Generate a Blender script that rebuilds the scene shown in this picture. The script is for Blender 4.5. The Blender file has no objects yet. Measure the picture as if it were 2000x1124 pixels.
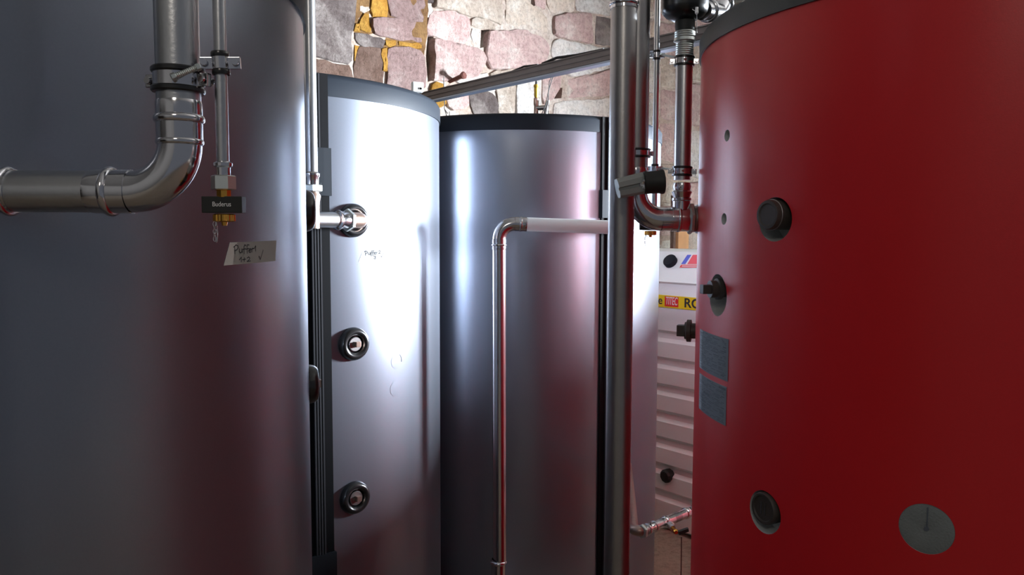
import bpy, bmesh, math, random
from mathutils import Vector, Matrix, noise
random.seed(7)
PI = math.pi
sc = bpy.context.scene
COL = sc.collection

# ------------------------------------------------------------------ camera
CAM = Vector((0, 0, 1.6)); F = 1526.0; PITCH = 0.0741; ROLL = 0.0029
UP0 = Vector((0, math.sin(PITCH), math.cos(PITCH))); FW = Vector((0, math.cos(PITCH), -math.sin(PITCH)))
RT = Vector((1, 0, 0)) * math.cos(ROLL) + UP0 * math.sin(ROLL)
UP = -Vector((1, 0, 0)) * math.sin(ROLL) + UP0 * math.cos(ROLL)
cd = bpy.data.cameras.new('camera'); cam = bpy.data.objects.new('camera', cd); COL.objects.link(cam)
cam.matrix_world = Matrix(((RT.x, UP.x, -FW.x, 0), (RT.y, UP.y, -FW.y, 0), (RT.z, UP.z, -FW.z, CAM.z), (0, 0, 0, 1)))
cd.sensor_width = 36; cd.lens = 36 * F / 2000; cd.clip_start = 0.02
sc.camera = cam

# ------------------------------------------------------------------ directions of the room (rotated against the view)
AZ = math.radians(40)
U = Vector((math.cos(AZ), math.sin(AZ), 0)); V = Vector((-math.sin(AZ), math.cos(AZ), 0))
def W(u, v, z): return U * u + V * v + Vector((0, 0, z))
VB = 3.75      # back wall plane
UR = 5.30      # right wall plane
CEIL = 3.35
WIN = (-0.45, 0.20, 1.30, 2.20)     # window opening in right wall: v0 v1 z0 z1

# ------------------------------------------------------------------ world and lights
wd = bpy.data.worlds.new('world'); sc.world = wd; wd.use_nodes = True
wn = wd.node_tree.nodes; bg = wn['Background']
bg.inputs[0].default_value = (0.68, 0.72, 0.82, 1); bg.inputs[1].default_value = 0.17
def area(name, loc, direction, sx, sy, power, col):
    ld = bpy.data.lights.new(name, 'AREA'); ld.shape = 'RECTANGLE'; ld.size = sx; ld.size_y = sy
    ld.energy = power; ld.color = col
    o = bpy.data.objects.new(name, ld); COL.objects.link(o); o.location = loc
    o.rotation_euler = Vector(direction).to_track_quat('-Z', 'Y').to_euler()
    return o
# daylight entering through the cellar window in the right wall
area('window_daylight', W(UR + 0.20, -0.125, 1.75), -U, 0.62, 0.87, 3900, (0.84, 0.92, 1.0))
# weak warm fill added behind the camera, no known lamp there
area('warm_fill_light', (-0.3, -1.6, 3.0), (0.05, 0.6, -0.8), 0.5, 0.5, 9, (1.0, 0.91, 0.80))

sc.view_settings.view_transform = 'Standard'; sc.view_settings.look = 'None'
sc.view_settings.gamma = 1; sc.view_settings.use_curve_mapping = False
sc.view_settings.exposure = 0.0

# ------------------------------------------------------------------ materials
def mat(name, base, rough=0.5, metal=0.0, coat=0.0, coat_rough=0.1, bump=0.0, bscale=50, vary=0.0, vscale=5, aniso=0.0, spec=0.5):
    m = bpy.data.materials.new(name); m.use_nodes = True
    nt = m.node_tree; N = nt.nodes; L = nt.links; b = N['Principled BSDF']
    b.inputs['Base Color'].default_value = (*base, 1); b.inputs['Roughness'].default_value = rough
    b.inputs['Metallic'].default_value = metal; b.inputs['Coat Weight'].default_value = coat
    b.inputs['Coat Roughness'].default_value = coat_rough; b.inputs['Anisotropic'].default_value = aniso
    b.inputs['Specular IOR Level'].default_value = spec
    tc = N.new('ShaderNodeTexCoord')
    if bump:
        n = N.new('ShaderNodeTexNoise'); n.inputs['Scale'].default_value = bscale; n.inputs['Detail'].default_value = 4
        L.new(tc.outputs['Object'], n.inputs['Vector'])
        bp = N.new('ShaderNodeBump'); bp.inputs['Strength'].default_value = bump; bp.inputs['Distance'].default_value = 0.002
        L.new(n.outputs['Fac'], bp.inputs['Height']); L.new(bp.outputs['Normal'], b.inputs['Normal'])
    if vary:
        n = N.new('ShaderNodeTexNoise'); n.inputs['Scale'].default_value = vscale; n.inputs['Detail'].default_value = 5
        L.new(tc.outputs['Object'], n.inputs['Vector'])
        mx = N.new('ShaderNodeMix'); mx.data_type = 'RGBA'
        mx.inputs[6].default_value = (*[c * (1 - vary) for c in base], 1)
        mx.inputs[7].default_value = (*[min(1, c * (1 + vary)) for c in base], 1)
        L.new(n.outputs['Fac'], mx.inputs[0]); L.new(mx.outputs[2], b.inputs['Base Color'])
    return m
M = {}
M['jacket'] = mat('silver_foil_jacket', (0.25, 0.275, 0.33), 0.29, 0.80, vary=0.05, vscale=400, bump=0.03, bscale=900)
M['cap'] = mat('charcoal_plastic', (0.012, 0.016, 0.023), 0.55, 0.0, spec=.14, bump=0.1, bscale=600)
M['plate'] = mat('dark_plate', (0.016, 0.019, 0.024), 0.65, spec=.12)
M['strip'] = mat('black_plastic', (0.004, 0.004, 0.005), 0.7, spec=.08)
M['striprib'] = mat('grey_plastic_rib', (0.03, 0.03, 0.034), 0.5, spec=.2)
M['red'] = mat('red_foil_jacket', (0.60, 0.010, 0.016), 0.40, 0.0, coat=0.12, coat_rough=0.30, spec=0.38, bump=0.05, bscale=500, vary=0.05, vscale=300)
M['redcap'] = mat('dark_grey_lid', (0.045, 0.05, 0.05), 0.5, bump=0.2, bscale=500)
M['foam'] = mat('grey_foam', (0.52, 0.54, 0.54), 0.95, bump=0.6, bscale=300, vary=0.15, vscale=30)
M['foamdisc'] = mat('grey_foam_disc', (0.20, 0.22, 0.22), 0.95, bump=0.6, bscale=300, vary=0.15, vscale=30)
M['pipe'] = mat('galvanised_steel', (0.50, 0.51, 0.53), 0.30, 1.0, bump=0.08, bscale=250, vary=0.1, vscale=25)
M['pipe_glare'] = mat('glare_white_pipe', (0.90, 0.96, 1.0), 0.35, 0.0, bump=0.05, bscale=200)  # steel pipe whitened: window glare put into the base colour
M['pipedull'] = mat('dull_steel', (0.36, 0.35, 0.35), 0.36, 1.0, bump=0.1, bscale=200, vary=0.12, vscale=30)
M['fit'] = mat('polished_steel', (0.62, 0.62, 0.65), 0.14, 1.0)
M['nut'] = mat('satin_nickel', (0.60, 0.64, 0.62), 0.34, 0.9)
M['rubber'] = mat('black_rubber', (0.008, 0.008, 0.009), 0.28, coat=0.3, coat_rough=0.15)
M['black'] = mat('matt_black', (0.010, 0.011, 0.010), 0.55)
M['cast'] = mat('cast_silver_paint', (0.30, 0.33, 0.32), 0.5, 0.35)
M['brass'] = mat('brass', (0.80, 0.42, 0.08), 0.25, 1.0)
M['yellowbrass'] = mat('yellow_valve', (0.62, 0.42, 0.04), 0.4, 0.3)
M['bronze'] = mat('bronze', (0.42, 0.30, 0.25), 0.32, 0.9, vary=0.15, vscale=60)
M['plug'] = mat('dark_plug_plastic', (0.05, 0.04, 0.034), 0.45, bump=0.2, bscale=120)
M['tape'] = mat('masking_tape', (0.60, 0.60, 0.56), 0.8, bump=0.2, bscale=200)
M['tape2'] = mat('masking_tape_pale', (0.80, 0.82, 0.82), 0.8)
M['ink'] = mat('ink', (0.03, 0.03, 0.035), 0.8)
M['paper'] = mat('data_plate', (0.33, 0.38, 0.44), 0.6, vary=0.08, vscale=60)
M['print'] = mat('plate_print', (0.10, 0.12, 0.15), 0.7)
M['white'] = mat('white_polyethylene', (0.80, 0.86, 0.86), 0.42, vary=0.05, vscale=6, bump=0.2, bscale=80)
M['yellow'] = mat('yellow_band', (0.85, 0.66, 0.01), 0.5)
M['signred'] = mat('sign_red', (0.75, 0.03, 0.03), 0.5)
M['signpink'] = mat('sign_pink_red', (0.85, 0.12, 0.16), 0.5)
M['signblue'] = mat('sign_blue', (0.10, 0.14, 0.65), 0.5)
M['signwhite'] = mat('sign_white', (0.85, 0.85, 0.85), 0.5)
M['wood'] = mat('brown_wood', (0.42, 0.22, 0.10), 0.7, bump=0.5, bscale=30, vary=0.35, vscale=12)
M['rail'] = mat('rail_metal', (0.20, 0.17, 0.155), 0.5, 0.6, bump=0.15, bscale=120, vary=0.1, vscale=30)
M['railedge'] = mat('rail_zinc_edge', (0.35, 0.40, 0.48), 0.35, 0.9)
M['rust'] = mat('rusty_iron', (0.13, 0.045, 0.035), 0.8, 0.2, vary=0.3, vscale=60)
M['labelwhite'] = mat('white_terminal', (0.95, 0.97, 0.97), 0.4)
M['green'] = mat('green_tag', (0.30, 0.65, 0.08), 0.5)

def stone_mat(name, a, b_, lime, limeamt):
    m = bpy.data.materials.new(name); m.use_nodes = True
    nt = m.node_tree; N = nt.nodes; L = nt.links; b = N['Principled BSDF']
    b.inputs['Roughness'].default_value = 0.95; b.inputs['Specular IOR Level'].default_value = 0.15
    tc = N.new('ShaderNodeTexCoord'); oi = N.new('ShaderNodeObjectInfo')
    n1 = N.new('ShaderNodeTexNoise'); n1.inputs['Scale'].default_value = 7; n1.inputs['Detail'].default_value = 8; n1.inputs['Roughness'].default_value = 0.65
    n2 = N.new('ShaderNodeTexNoise'); n2.inputs['Scale'].default_value = 45; n2.inputs['Detail'].default_value = 8; n2.inputs['Roughness'].default_value = 0.75
    n3 = N.new('ShaderNodeTexNoise'); n3.inputs['Scale'].default_value = 4.2; n3.inputs['Detail'].default_value = 9; n3.inputs['Roughness'].default_value = 0.7
    for n in (n1, n2, n3): L.new(tc.outputs['Object'], n.inputs['Vector'])
    mx = N.new('ShaderNodeMix'); mx.data_type = 'RGBA'; mx.inputs[6].default_value = (*a, 1); mx.inputs[7].default_value = (*b_, 1)
    r1 = N.new('ShaderNodeValToRGB'); r1.color_ramp.elements[0].position = 0.35; r1.color_ramp.elements[1].position = 0.65
    L.new(n1.outputs['Fac'], r1.inputs[0]); L.new(r1.outputs[0], mx.inputs[0])
    hs = N.new('ShaderNodeHueSaturation'); mr = N.new('ShaderNodeMapRange'); mr.inputs[3].default_value = 0.78; mr.inputs[4].default_value = 1.2
    L.new(oi.outputs['Random'], mr.inputs[0]); L.new(mr.outputs[0], hs.inputs['Value']); L.new(mx.outputs[2], hs.inputs['Color'])
    r3 = N.new('ShaderNodeValToRGB'); r3.color_ramp.elements[0].position = 1 - limeamt - 0.05; r3.color_ramp.elements[1].position = 1 - limeamt + 0.08
    L.new(n3.outputs['Fac'], r3.inputs[0])
    m2 = N.new('ShaderNodeMix'); m2.data_type = 'RGBA'; m2.inputs[7].default_value = (*lime, 1)
    L.new(r3.outputs[0], m2.inputs[0]); L.new(hs.outputs[0], m2.inputs[6])
    r2 = N.new('ShaderNodeValToRGB'); r2.color_ramp.elements[0].position = 0.30; r2.color_ramp.elements[1].position = 0.55
    r2.color_ramp.elements[0].color = (0.45, 0.42, 0.40, 1)
    L.new(n2.outputs['Fac'], r2.inputs[0])
    m3 = N.new('ShaderNodeMix'); m3.data_type = 'RGBA'; m3.blend_type = 'MULTIPLY'; m3.inputs[0].default_value = 0.8
    L.new(m2.outputs[2], m3.inputs[6]); L.new(r2.outputs[0], m3.inputs[7]); L.new(m3.outputs[2], b.inputs['Base Color'])
    bp = N.new('ShaderNodeBump'); bp.inputs['Strength'].default_value = 0.9; bp.inputs['Distance'].default_value = 0.02
    ad = N.new('ShaderNodeMath'); ad.operation = 'ADD'
    L.new(n1.outputs['Fac'], ad.inputs[0]); L.new(n2.outputs['Fac'], ad.inputs[1]); L.new(ad.outputs[0], bp.inputs['Height'])
    L.new(bp.outputs['Normal'], b.inputs['Normal'])
    return m
M['s_pink'] = stone_mat('pink_sandstone', (0.56, 0.38, 0.36), (0.66, 0.50, 0.46), (0.80, 0.72, 0.66), 0.42)
M['s_grey'] = stone_mat('grey_sandstone', (0.125, 0.10, 0.095), (0.19, 0.155, 0.145), (0.33, 0.29, 0.27), 0.46)
M['s_beige'] = stone_mat('beige_sandstone', (0.60, 0.49, 0.40), (0.68, 0.58, 0.49), (0.80, 0.74, 0.67), 0.42)
M['s_brown'] = stone_mat('brown_sandstone', (0.14, 0.085, 0.065), (0.20, 0.135, 0.11), (0.28, 0.22, 0.18), 0.35)
M['s_ochre'] = stone_mat('ochre_clay', (0.42, 0.20, 0.035), (0.48, 0.27, 0.06), (0.65, 0.45, 0.2), 0.3)
M['s_pink_shade'] = stone_mat('shaded_pink_sandstone', (0.25, 0.165, 0.155), (0.32, 0.225, 0.21), (0.44, 0.36, 0.33), 0.40)  # darker copy of the pink for the left wall, shade put into the colour
M['s_clay'] = stone_mat('clay_mortar', (0.24, 0.13, 0.06), (0.36, 0.21, 0.09), (0.45, 0.36, 0.28), 0.36)
M['s_lime_glare'] = stone_mat('white_lime_and_glare', (0.75, 0.70, 0.64), (0.80, 0.76, 0.72), (0.85, 0.83, 0.8), 0.5)  # lime in gaps; on right-hand stones it also paints the overexposed light
M['mortar'] = stone_mat('mortar', (0.58, 0.45, 0.37), (0.66, 0.54, 0.46), (0.75, 0.67, 0.60), 0.48)
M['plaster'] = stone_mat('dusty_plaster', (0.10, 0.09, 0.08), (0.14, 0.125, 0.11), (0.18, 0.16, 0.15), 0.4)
M['floor'] = stone_mat('beige_concrete', (0.42, 0.35, 0.27), (0.50, 0.42, 0.33), (0.56, 0.49, 0.41), 0.4)

# ------------------------------------------------------------------ builders
class MB:
    """collects shapes in world coordinates; build() links them as ONE mesh object"""
    def __init__(s): s.v = []; s.f = []; s.sm = []; s.mi = []; s.cur = 0
    def add(s, vs, fs, smooth=True):
        o = len(s.v); s.v += [Vector(p) for p in vs]
        s.f += [tuple(i + o for i in f) for f in fs]; s.sm += [smooth] * len(fs); s.mi += [s.cur] * len(fs); return s
    def lathe(s, o, ax, prof, seg=32, smooth=True, close=True, ref=None):
        o = Vector(o); ax = Vector(ax).normalized()
        r0 = Vector(ref) if ref is not None else (Vector((0, 0, 1)) if abs(ax.z) < 0.9 else Vector((1, 0, 0)))
        a = (r0 - ax * r0.dot(ax)).normalized(); b = ax.cross(a)
        vs = []; fs = []
        for h, r in prof:
            for k in range(seg):
                t = 2 * PI * k / seg; vs.append(o + ax * h + (a * math.cos(t) + b * math.sin(t)) * r)
        n = len(prof)
        for i in range(n - 1):
            for k in range(seg):
                k2 = (k + 1) % seg; fs.append((i * seg + k, i * seg + k2, (i + 1) * seg + k2, (i + 1) * seg + k))
        s.add(vs, fs, smooth)
        if close:
            base = len(s.v) - len(vs)
            s.f.append(tuple(base + k for k in reversed(range(seg)))); s.sm.append(False); s.mi.append(s.cur)
            s.f.append(tuple(base + (n - 1) * seg + k for k in range(seg))); s.sm.append(False); s.mi.append(s.cur)
        return s
    def rod(s, a, b, r, seg=24): 
        a = Vector(a); b = Vector(b); return s.lathe(a, b - a, [(0, r), ((b - a).length, r)], seg)
    def hexnut(s, o, ax, r, h, ref=None):
        c = r * 0.08
        return s.lathe(o, ax, [(0, r * 0.9), (c, r), (h - c, r), (h, r * 0.9)], 6, False, ref=ref)
    def torus(s, o, ax, R, r, seg=32, rs=10):
        o = Vector(o); ax = Vector(ax).normalized()
        r0 = Vector((0, 0, 1)) if abs(ax.z) < 0.9 else Vector((1, 0, 0))
        a = (r0 - ax * r0.dot(ax)).normalized(); b = ax.cross(a); vs = []; fs = []
        for i in range(seg):
            t = 2 * PI * i / seg; d = a * math.cos(t) + b * math.sin(t)
            for j in range(rs):
                p = 2 * PI * j / rs; vs.append(o + d * (R + r * math.cos(p)) + ax * r * math.sin(p))
        for i in range(seg):
            for j in range(rs):
                i2 = (i + 1) % seg; j2 = (j + 1) % rs
                fs.append((i * rs + j, i2 * rs + j, i2 * rs + j2, i * rs + j2))
        return s.add(vs, fs)
    def tube(s, pts, r, seg=28, cap=True):
        pts = [Vector(p) for p in pts]; n = len(pts); vs = []; fs = []
        t0 = (pts[1] - pts[0]).normalized()
        a = Vector((0, 0, 1)) if abs(t0.z) < 0.9 else Vector((1, 0, 0)); a = (a - t0 * a.dot(t0)).normalized()
        for i, p in enumerate(pts):
            t = (pts[min(i + 1, n - 1)] - pts[max(i - 1, 0)]).normalized()
            a = (a - t * a.dot(t)).normalized(); b = t.cross(a)
            rr = r[i] if isinstance(r, (list, tuple)) else r
            for k in range(seg):
                q = 2 * PI * k / seg; vs.append(p + (a * math.cos(q) + b * math.sin(q)) * rr)
        for i in range(n - 1):
            for k in range(seg):
                k2 = (k + 1) % seg; fs.append((i * seg + k, i * seg + k2, (i + 1) * seg + k2, (i + 1) * seg + k))
        s.add(vs, fs)
        if cap:
            base = len(s.v) - len(vs)
            s.f.append(tuple(base + k for k in reversed(range(seg)))); s.sm.append(False); s.mi.append(s.cur)
            s.f.append(tuple(base + (n - 1) * seg + k for k in range(seg))); s.sm.append(False); s.mi.append(s.cur)
        return s
    def box(s, c, ex, ey, ez, bev=0.0):
        """oriented box: centre, three half-extent vectors; bev as a fraction chamfers all edges"""
        c = Vector(c); ex = Vector(ex); ey = Vector(ey); ez = Vector(ez)
        if bev <= 0:
            vs = [c + ex * i + ey * j + ez * k for k in (-1, 1) for j in (-1, 1) for i in (-1, 1)]
            return s.add(vs, [(0, 2, 3, 1), (4, 5, 7, 6), (0, 1, 5, 4), (2, 6, 7, 3), (0, 4, 6, 2), (1, 3, 7, 5)], False)
        bm = bmesh.new(); bmesh.ops.create_cube(bm, size=2)
        for v in bm.verts: v.co = Vector((v.co.x * ex.length, v.co.y * ey.length, v.co.z * ez.length))
        bmesh.ops.bevel(bm, geom=list(bm.edges), offset=bev, segments=2, affect='EDGES', profile=0.7)
        X = ex.normalized(); Y = ey.normalized(); Z = ez.normalized()
        bm.verts.index_update()
        s.add([c + X * v.co.x + Y * v.co.y + Z * v.co.z for v in bm.verts], [tuple(v.index for v in f.verts) for f in bm.faces], False)
        bm.free(); return s
    def build(s, name, m, parent=None, label=None):
        me = bpy.data.meshes.new(name); off = Vector((0, 0, 0))
        p = parent
        while p is not None: off += p.location; p = p.parent
        if parent is None or parent.get('_mesh'):
            pass
        c = Vector((0, 0, 0))
        loc = c
        if s.v:
            c = sum(s.v, Vector()) / len(s.v)
            zmin = min(v.z for v in s.v)
            if parent is None: c.z = zmin
            loc = c - off
        me.from_pydata([v - c for v in s.v], [], s.f)
        me.polygons.foreach_set('use_smooth', s.sm)
        if isinstance(m, (list, tuple)):
            for q in m: me.materials.append(q)
            me.polygons.foreach_set('material_index', s.mi)
        else: me.materials.append(m)
        me.update()
        if any(s.sm): me.set_sharp_from_angle(angle=math.radians(38))
        o = bpy.data.objects.new(name, me); COL.objects.link(o); o.location = loc
        if parent is not None: o.parent = parent
        if label: o['label'] = label
        return o
def thing(name, loc, label, cat, group=None):
    o = bpy.data.objects.new(name, None); COL.objects.link(o); o.location = loc; o.empty_display_size = 0.05
    o['label'] = label; o['category'] = cat
    if group: o['group'] = group
    return o
def tag(o, label, cat, group=None):
    o['label'] = label; o['category'] = cat
    if group: o['group'] = group
    return o
def struct(o): o['kind'] = 'structure'; return o
def ray(px, py): return (FW * F + RT * (px - 1000) + UP * (562 - py))
def P(px, py, Y):
    d = ray(px, py); return CAM + d * (Y / d.y)
def PW(px, py, v=VB):
    d = ray(px, py); return CAM + d * (v / d.dot(V))
def PU(px, py, u):
    d = ray(px, py); return CAM + d * (u / d.dot(U))
def vert(px, py, Y, z):
    """the point at height z on the vertical through P"""
    p = P(px, py, Y); return Vector((p.x, p.y, z))
def rounded(pts, R, n=10):
    """polyline with arcs at its inner corners"""
    pts = [Vector(p) for p in pts]; out = [pts[0]]
    for i in range(1, len(pts) - 1):
        a = (pts[i - 1] - pts[i]).normalized(); b = (pts[i + 1] - pts[i]).normalized()
        ang = a.angle(b); d = R / math.tan(ang / 2)
        c = pts[i] + (a + b).normalized() * (R / math.sin(ang / 2))
        s = pts[i] + a * d - c; e = pts[i] + b * d - c
        q = s.rotation_difference(e); axis, an = q.to_axis_angle()
        for k in range(n + 1): out.append(c + Matrix.Rotation(an * k / n, 3, axis) @ s)
    out.append(pts[-1]); return out
def corner(pts, R, n=14):
    full = rounded(pts, R, n); return full[1:-1]

# ------------------------------------------------------------------ the room
def room():
    g = MB(); a, b, c, d = W(-3.6, -3.2, 0), W(UR, -3.2, 0), W(UR, VB, 0), W(-3.6, VB, 0)
    g.add([a, b, c, d] + [p - Vector((0, 0, .1)) for p in (a, b, c, d)], [(0, 1, 2, 3), (7, 6, 5, 4), (0, 4, 5, 1), (1, 5, 6, 2), (2, 6, 7, 3), (3, 7, 4, 0)], False)
    struct(g.build('floor', M['floor']))
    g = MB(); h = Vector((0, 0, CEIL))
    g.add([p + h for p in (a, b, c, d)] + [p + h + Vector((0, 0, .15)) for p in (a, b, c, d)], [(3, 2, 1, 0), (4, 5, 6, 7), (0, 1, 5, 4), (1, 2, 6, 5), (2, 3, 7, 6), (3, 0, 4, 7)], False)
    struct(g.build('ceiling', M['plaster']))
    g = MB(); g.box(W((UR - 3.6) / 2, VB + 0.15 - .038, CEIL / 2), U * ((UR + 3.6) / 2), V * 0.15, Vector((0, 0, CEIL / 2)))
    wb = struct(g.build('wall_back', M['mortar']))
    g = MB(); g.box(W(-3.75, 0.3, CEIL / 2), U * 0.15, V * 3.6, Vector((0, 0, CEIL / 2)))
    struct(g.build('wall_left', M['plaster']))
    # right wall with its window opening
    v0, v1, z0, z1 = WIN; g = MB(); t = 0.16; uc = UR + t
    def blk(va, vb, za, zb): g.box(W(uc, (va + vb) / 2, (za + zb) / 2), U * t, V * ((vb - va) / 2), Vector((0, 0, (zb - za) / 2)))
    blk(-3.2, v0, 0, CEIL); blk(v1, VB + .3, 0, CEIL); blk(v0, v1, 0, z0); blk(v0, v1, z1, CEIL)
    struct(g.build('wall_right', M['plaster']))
    wf = MB(); ww = 0.025
    for (va, vb, za, zb) in ((v0, v0 + 2 * ww, z0, z1), (v1 - 2 * ww, v1, z0, z1), (v0, v1, z0, z0 + 2 * ww), (v0, v1, z1 - 2 * ww, z1), ((v0 + v1) / 2 - ww, (v0 + v1) / 2 + ww, z0, z1)):
        wf.box(W(UR + 0.09, (va + vb) / 2, (za + zb) / 2), U * 0.02, V * ((vb - va) / 2), Vector((0, 0, (zb - za) / 2)))
    w = struct(wf.build('window_1', M['signwhite']))
    return wb
WALL = room()

# stones of the back wall, laid on the wall plane (u, z), raised towards the room
NST = [0]
def stone(poly, m, h=0.05, jit=0.006):
    """poly: list of (u, z)"""
    pts = []
    n = len(poly)
    for i in range(n):
        a = poly[i]; b = poly[(i + 1) % n]; L = math.hypot(b[0] - a[0], b[1] - a[1]); k = max(1, int(round(L / 0.045)))
        for j in range(k):
            f = j / k; pts.append([a[0] + (b[0] - a[0]) * f, a[1] + (b[1] - a[1]) * f])
    cx = sum(p[0] for p in pts) / len(pts); cz = sum(p[1] for p in pts) / len(pts)
    # soften corners and roughen
    for _ in range(1):
        pts = [[(pts[i - 1][0] + 4 * pts[i][0] + pts[(i + 1) % len(pts)][0]) / 6, (pts[i - 1][1] + 4 * pts[i][1] + pts[(i + 1) % len(pts)][1]) / 6] for i in range(len(pts))]
    pts = [[p[0] + random.uniform(-jit, jit), p[1] + random.uniform(-jit, jit)] for p in pts]
    g = MB(); vs = []; fs = []; m_ = len(pts); seed = random.uniform(0, 100)
    tl, tv = random.uniform(-.05, .05), random.uniform(-.06, .06)
    rings = [(1.0, 0.0), (1.0, h * 0.80), (0.975, h * 0.95), (0.92, h), (0.55, h), (0.25, h)]
    for s, d in rings:
        for p in pts:
            u = cx + (p[0] - cx) * s; z = cz + (p[1] - cz) * s
            e = 0 if d < 0 else (noise.noise(Vector((u * 9, z * 9, seed))) * 0.010 + noise.noise(Vector((u * 26, z * 26, seed))) * 0.006 + tl * (u - cx) + tv * (z - cz))
            vs.append(W(u, VB - d - e, z))
    for r in range(len(rings) - 1):
        for k in range(m_):
            k2 = (k + 1) % m_; fs.append((r * m_ + k, r * m_ + k2, (r + 1) * m_ + k2, (r + 1) * m_ + k))
    vs.append(W(cx, VB - h, cz)); c = len(vs) - 1; r = len(rings) - 1
    for k in range(m_): fs.append((r * m_ + k, r * m_ + (k + 1) % m_, c))
    g.add(vs, fs); NST[0] += 1
    return g.build('stone', M[m], WALL)
def px_stone(pp, m, h=0.05):
    pol = []
    for (x, y) in pp:
        p = PW(x, y, VB - h); pol.append((p.dot(U), p.z))
    cx = sum(p[0] for p in pol) / len(pol); cz = sum(p[1] for p in pol) / len(pol)
    pol = [(p[0] + math.copysign(.006, p[0] - cx), p[1] + math.copysign(.005, p[1] - cz)) for p in pol]
    return stone(pol, m, h)
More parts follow.
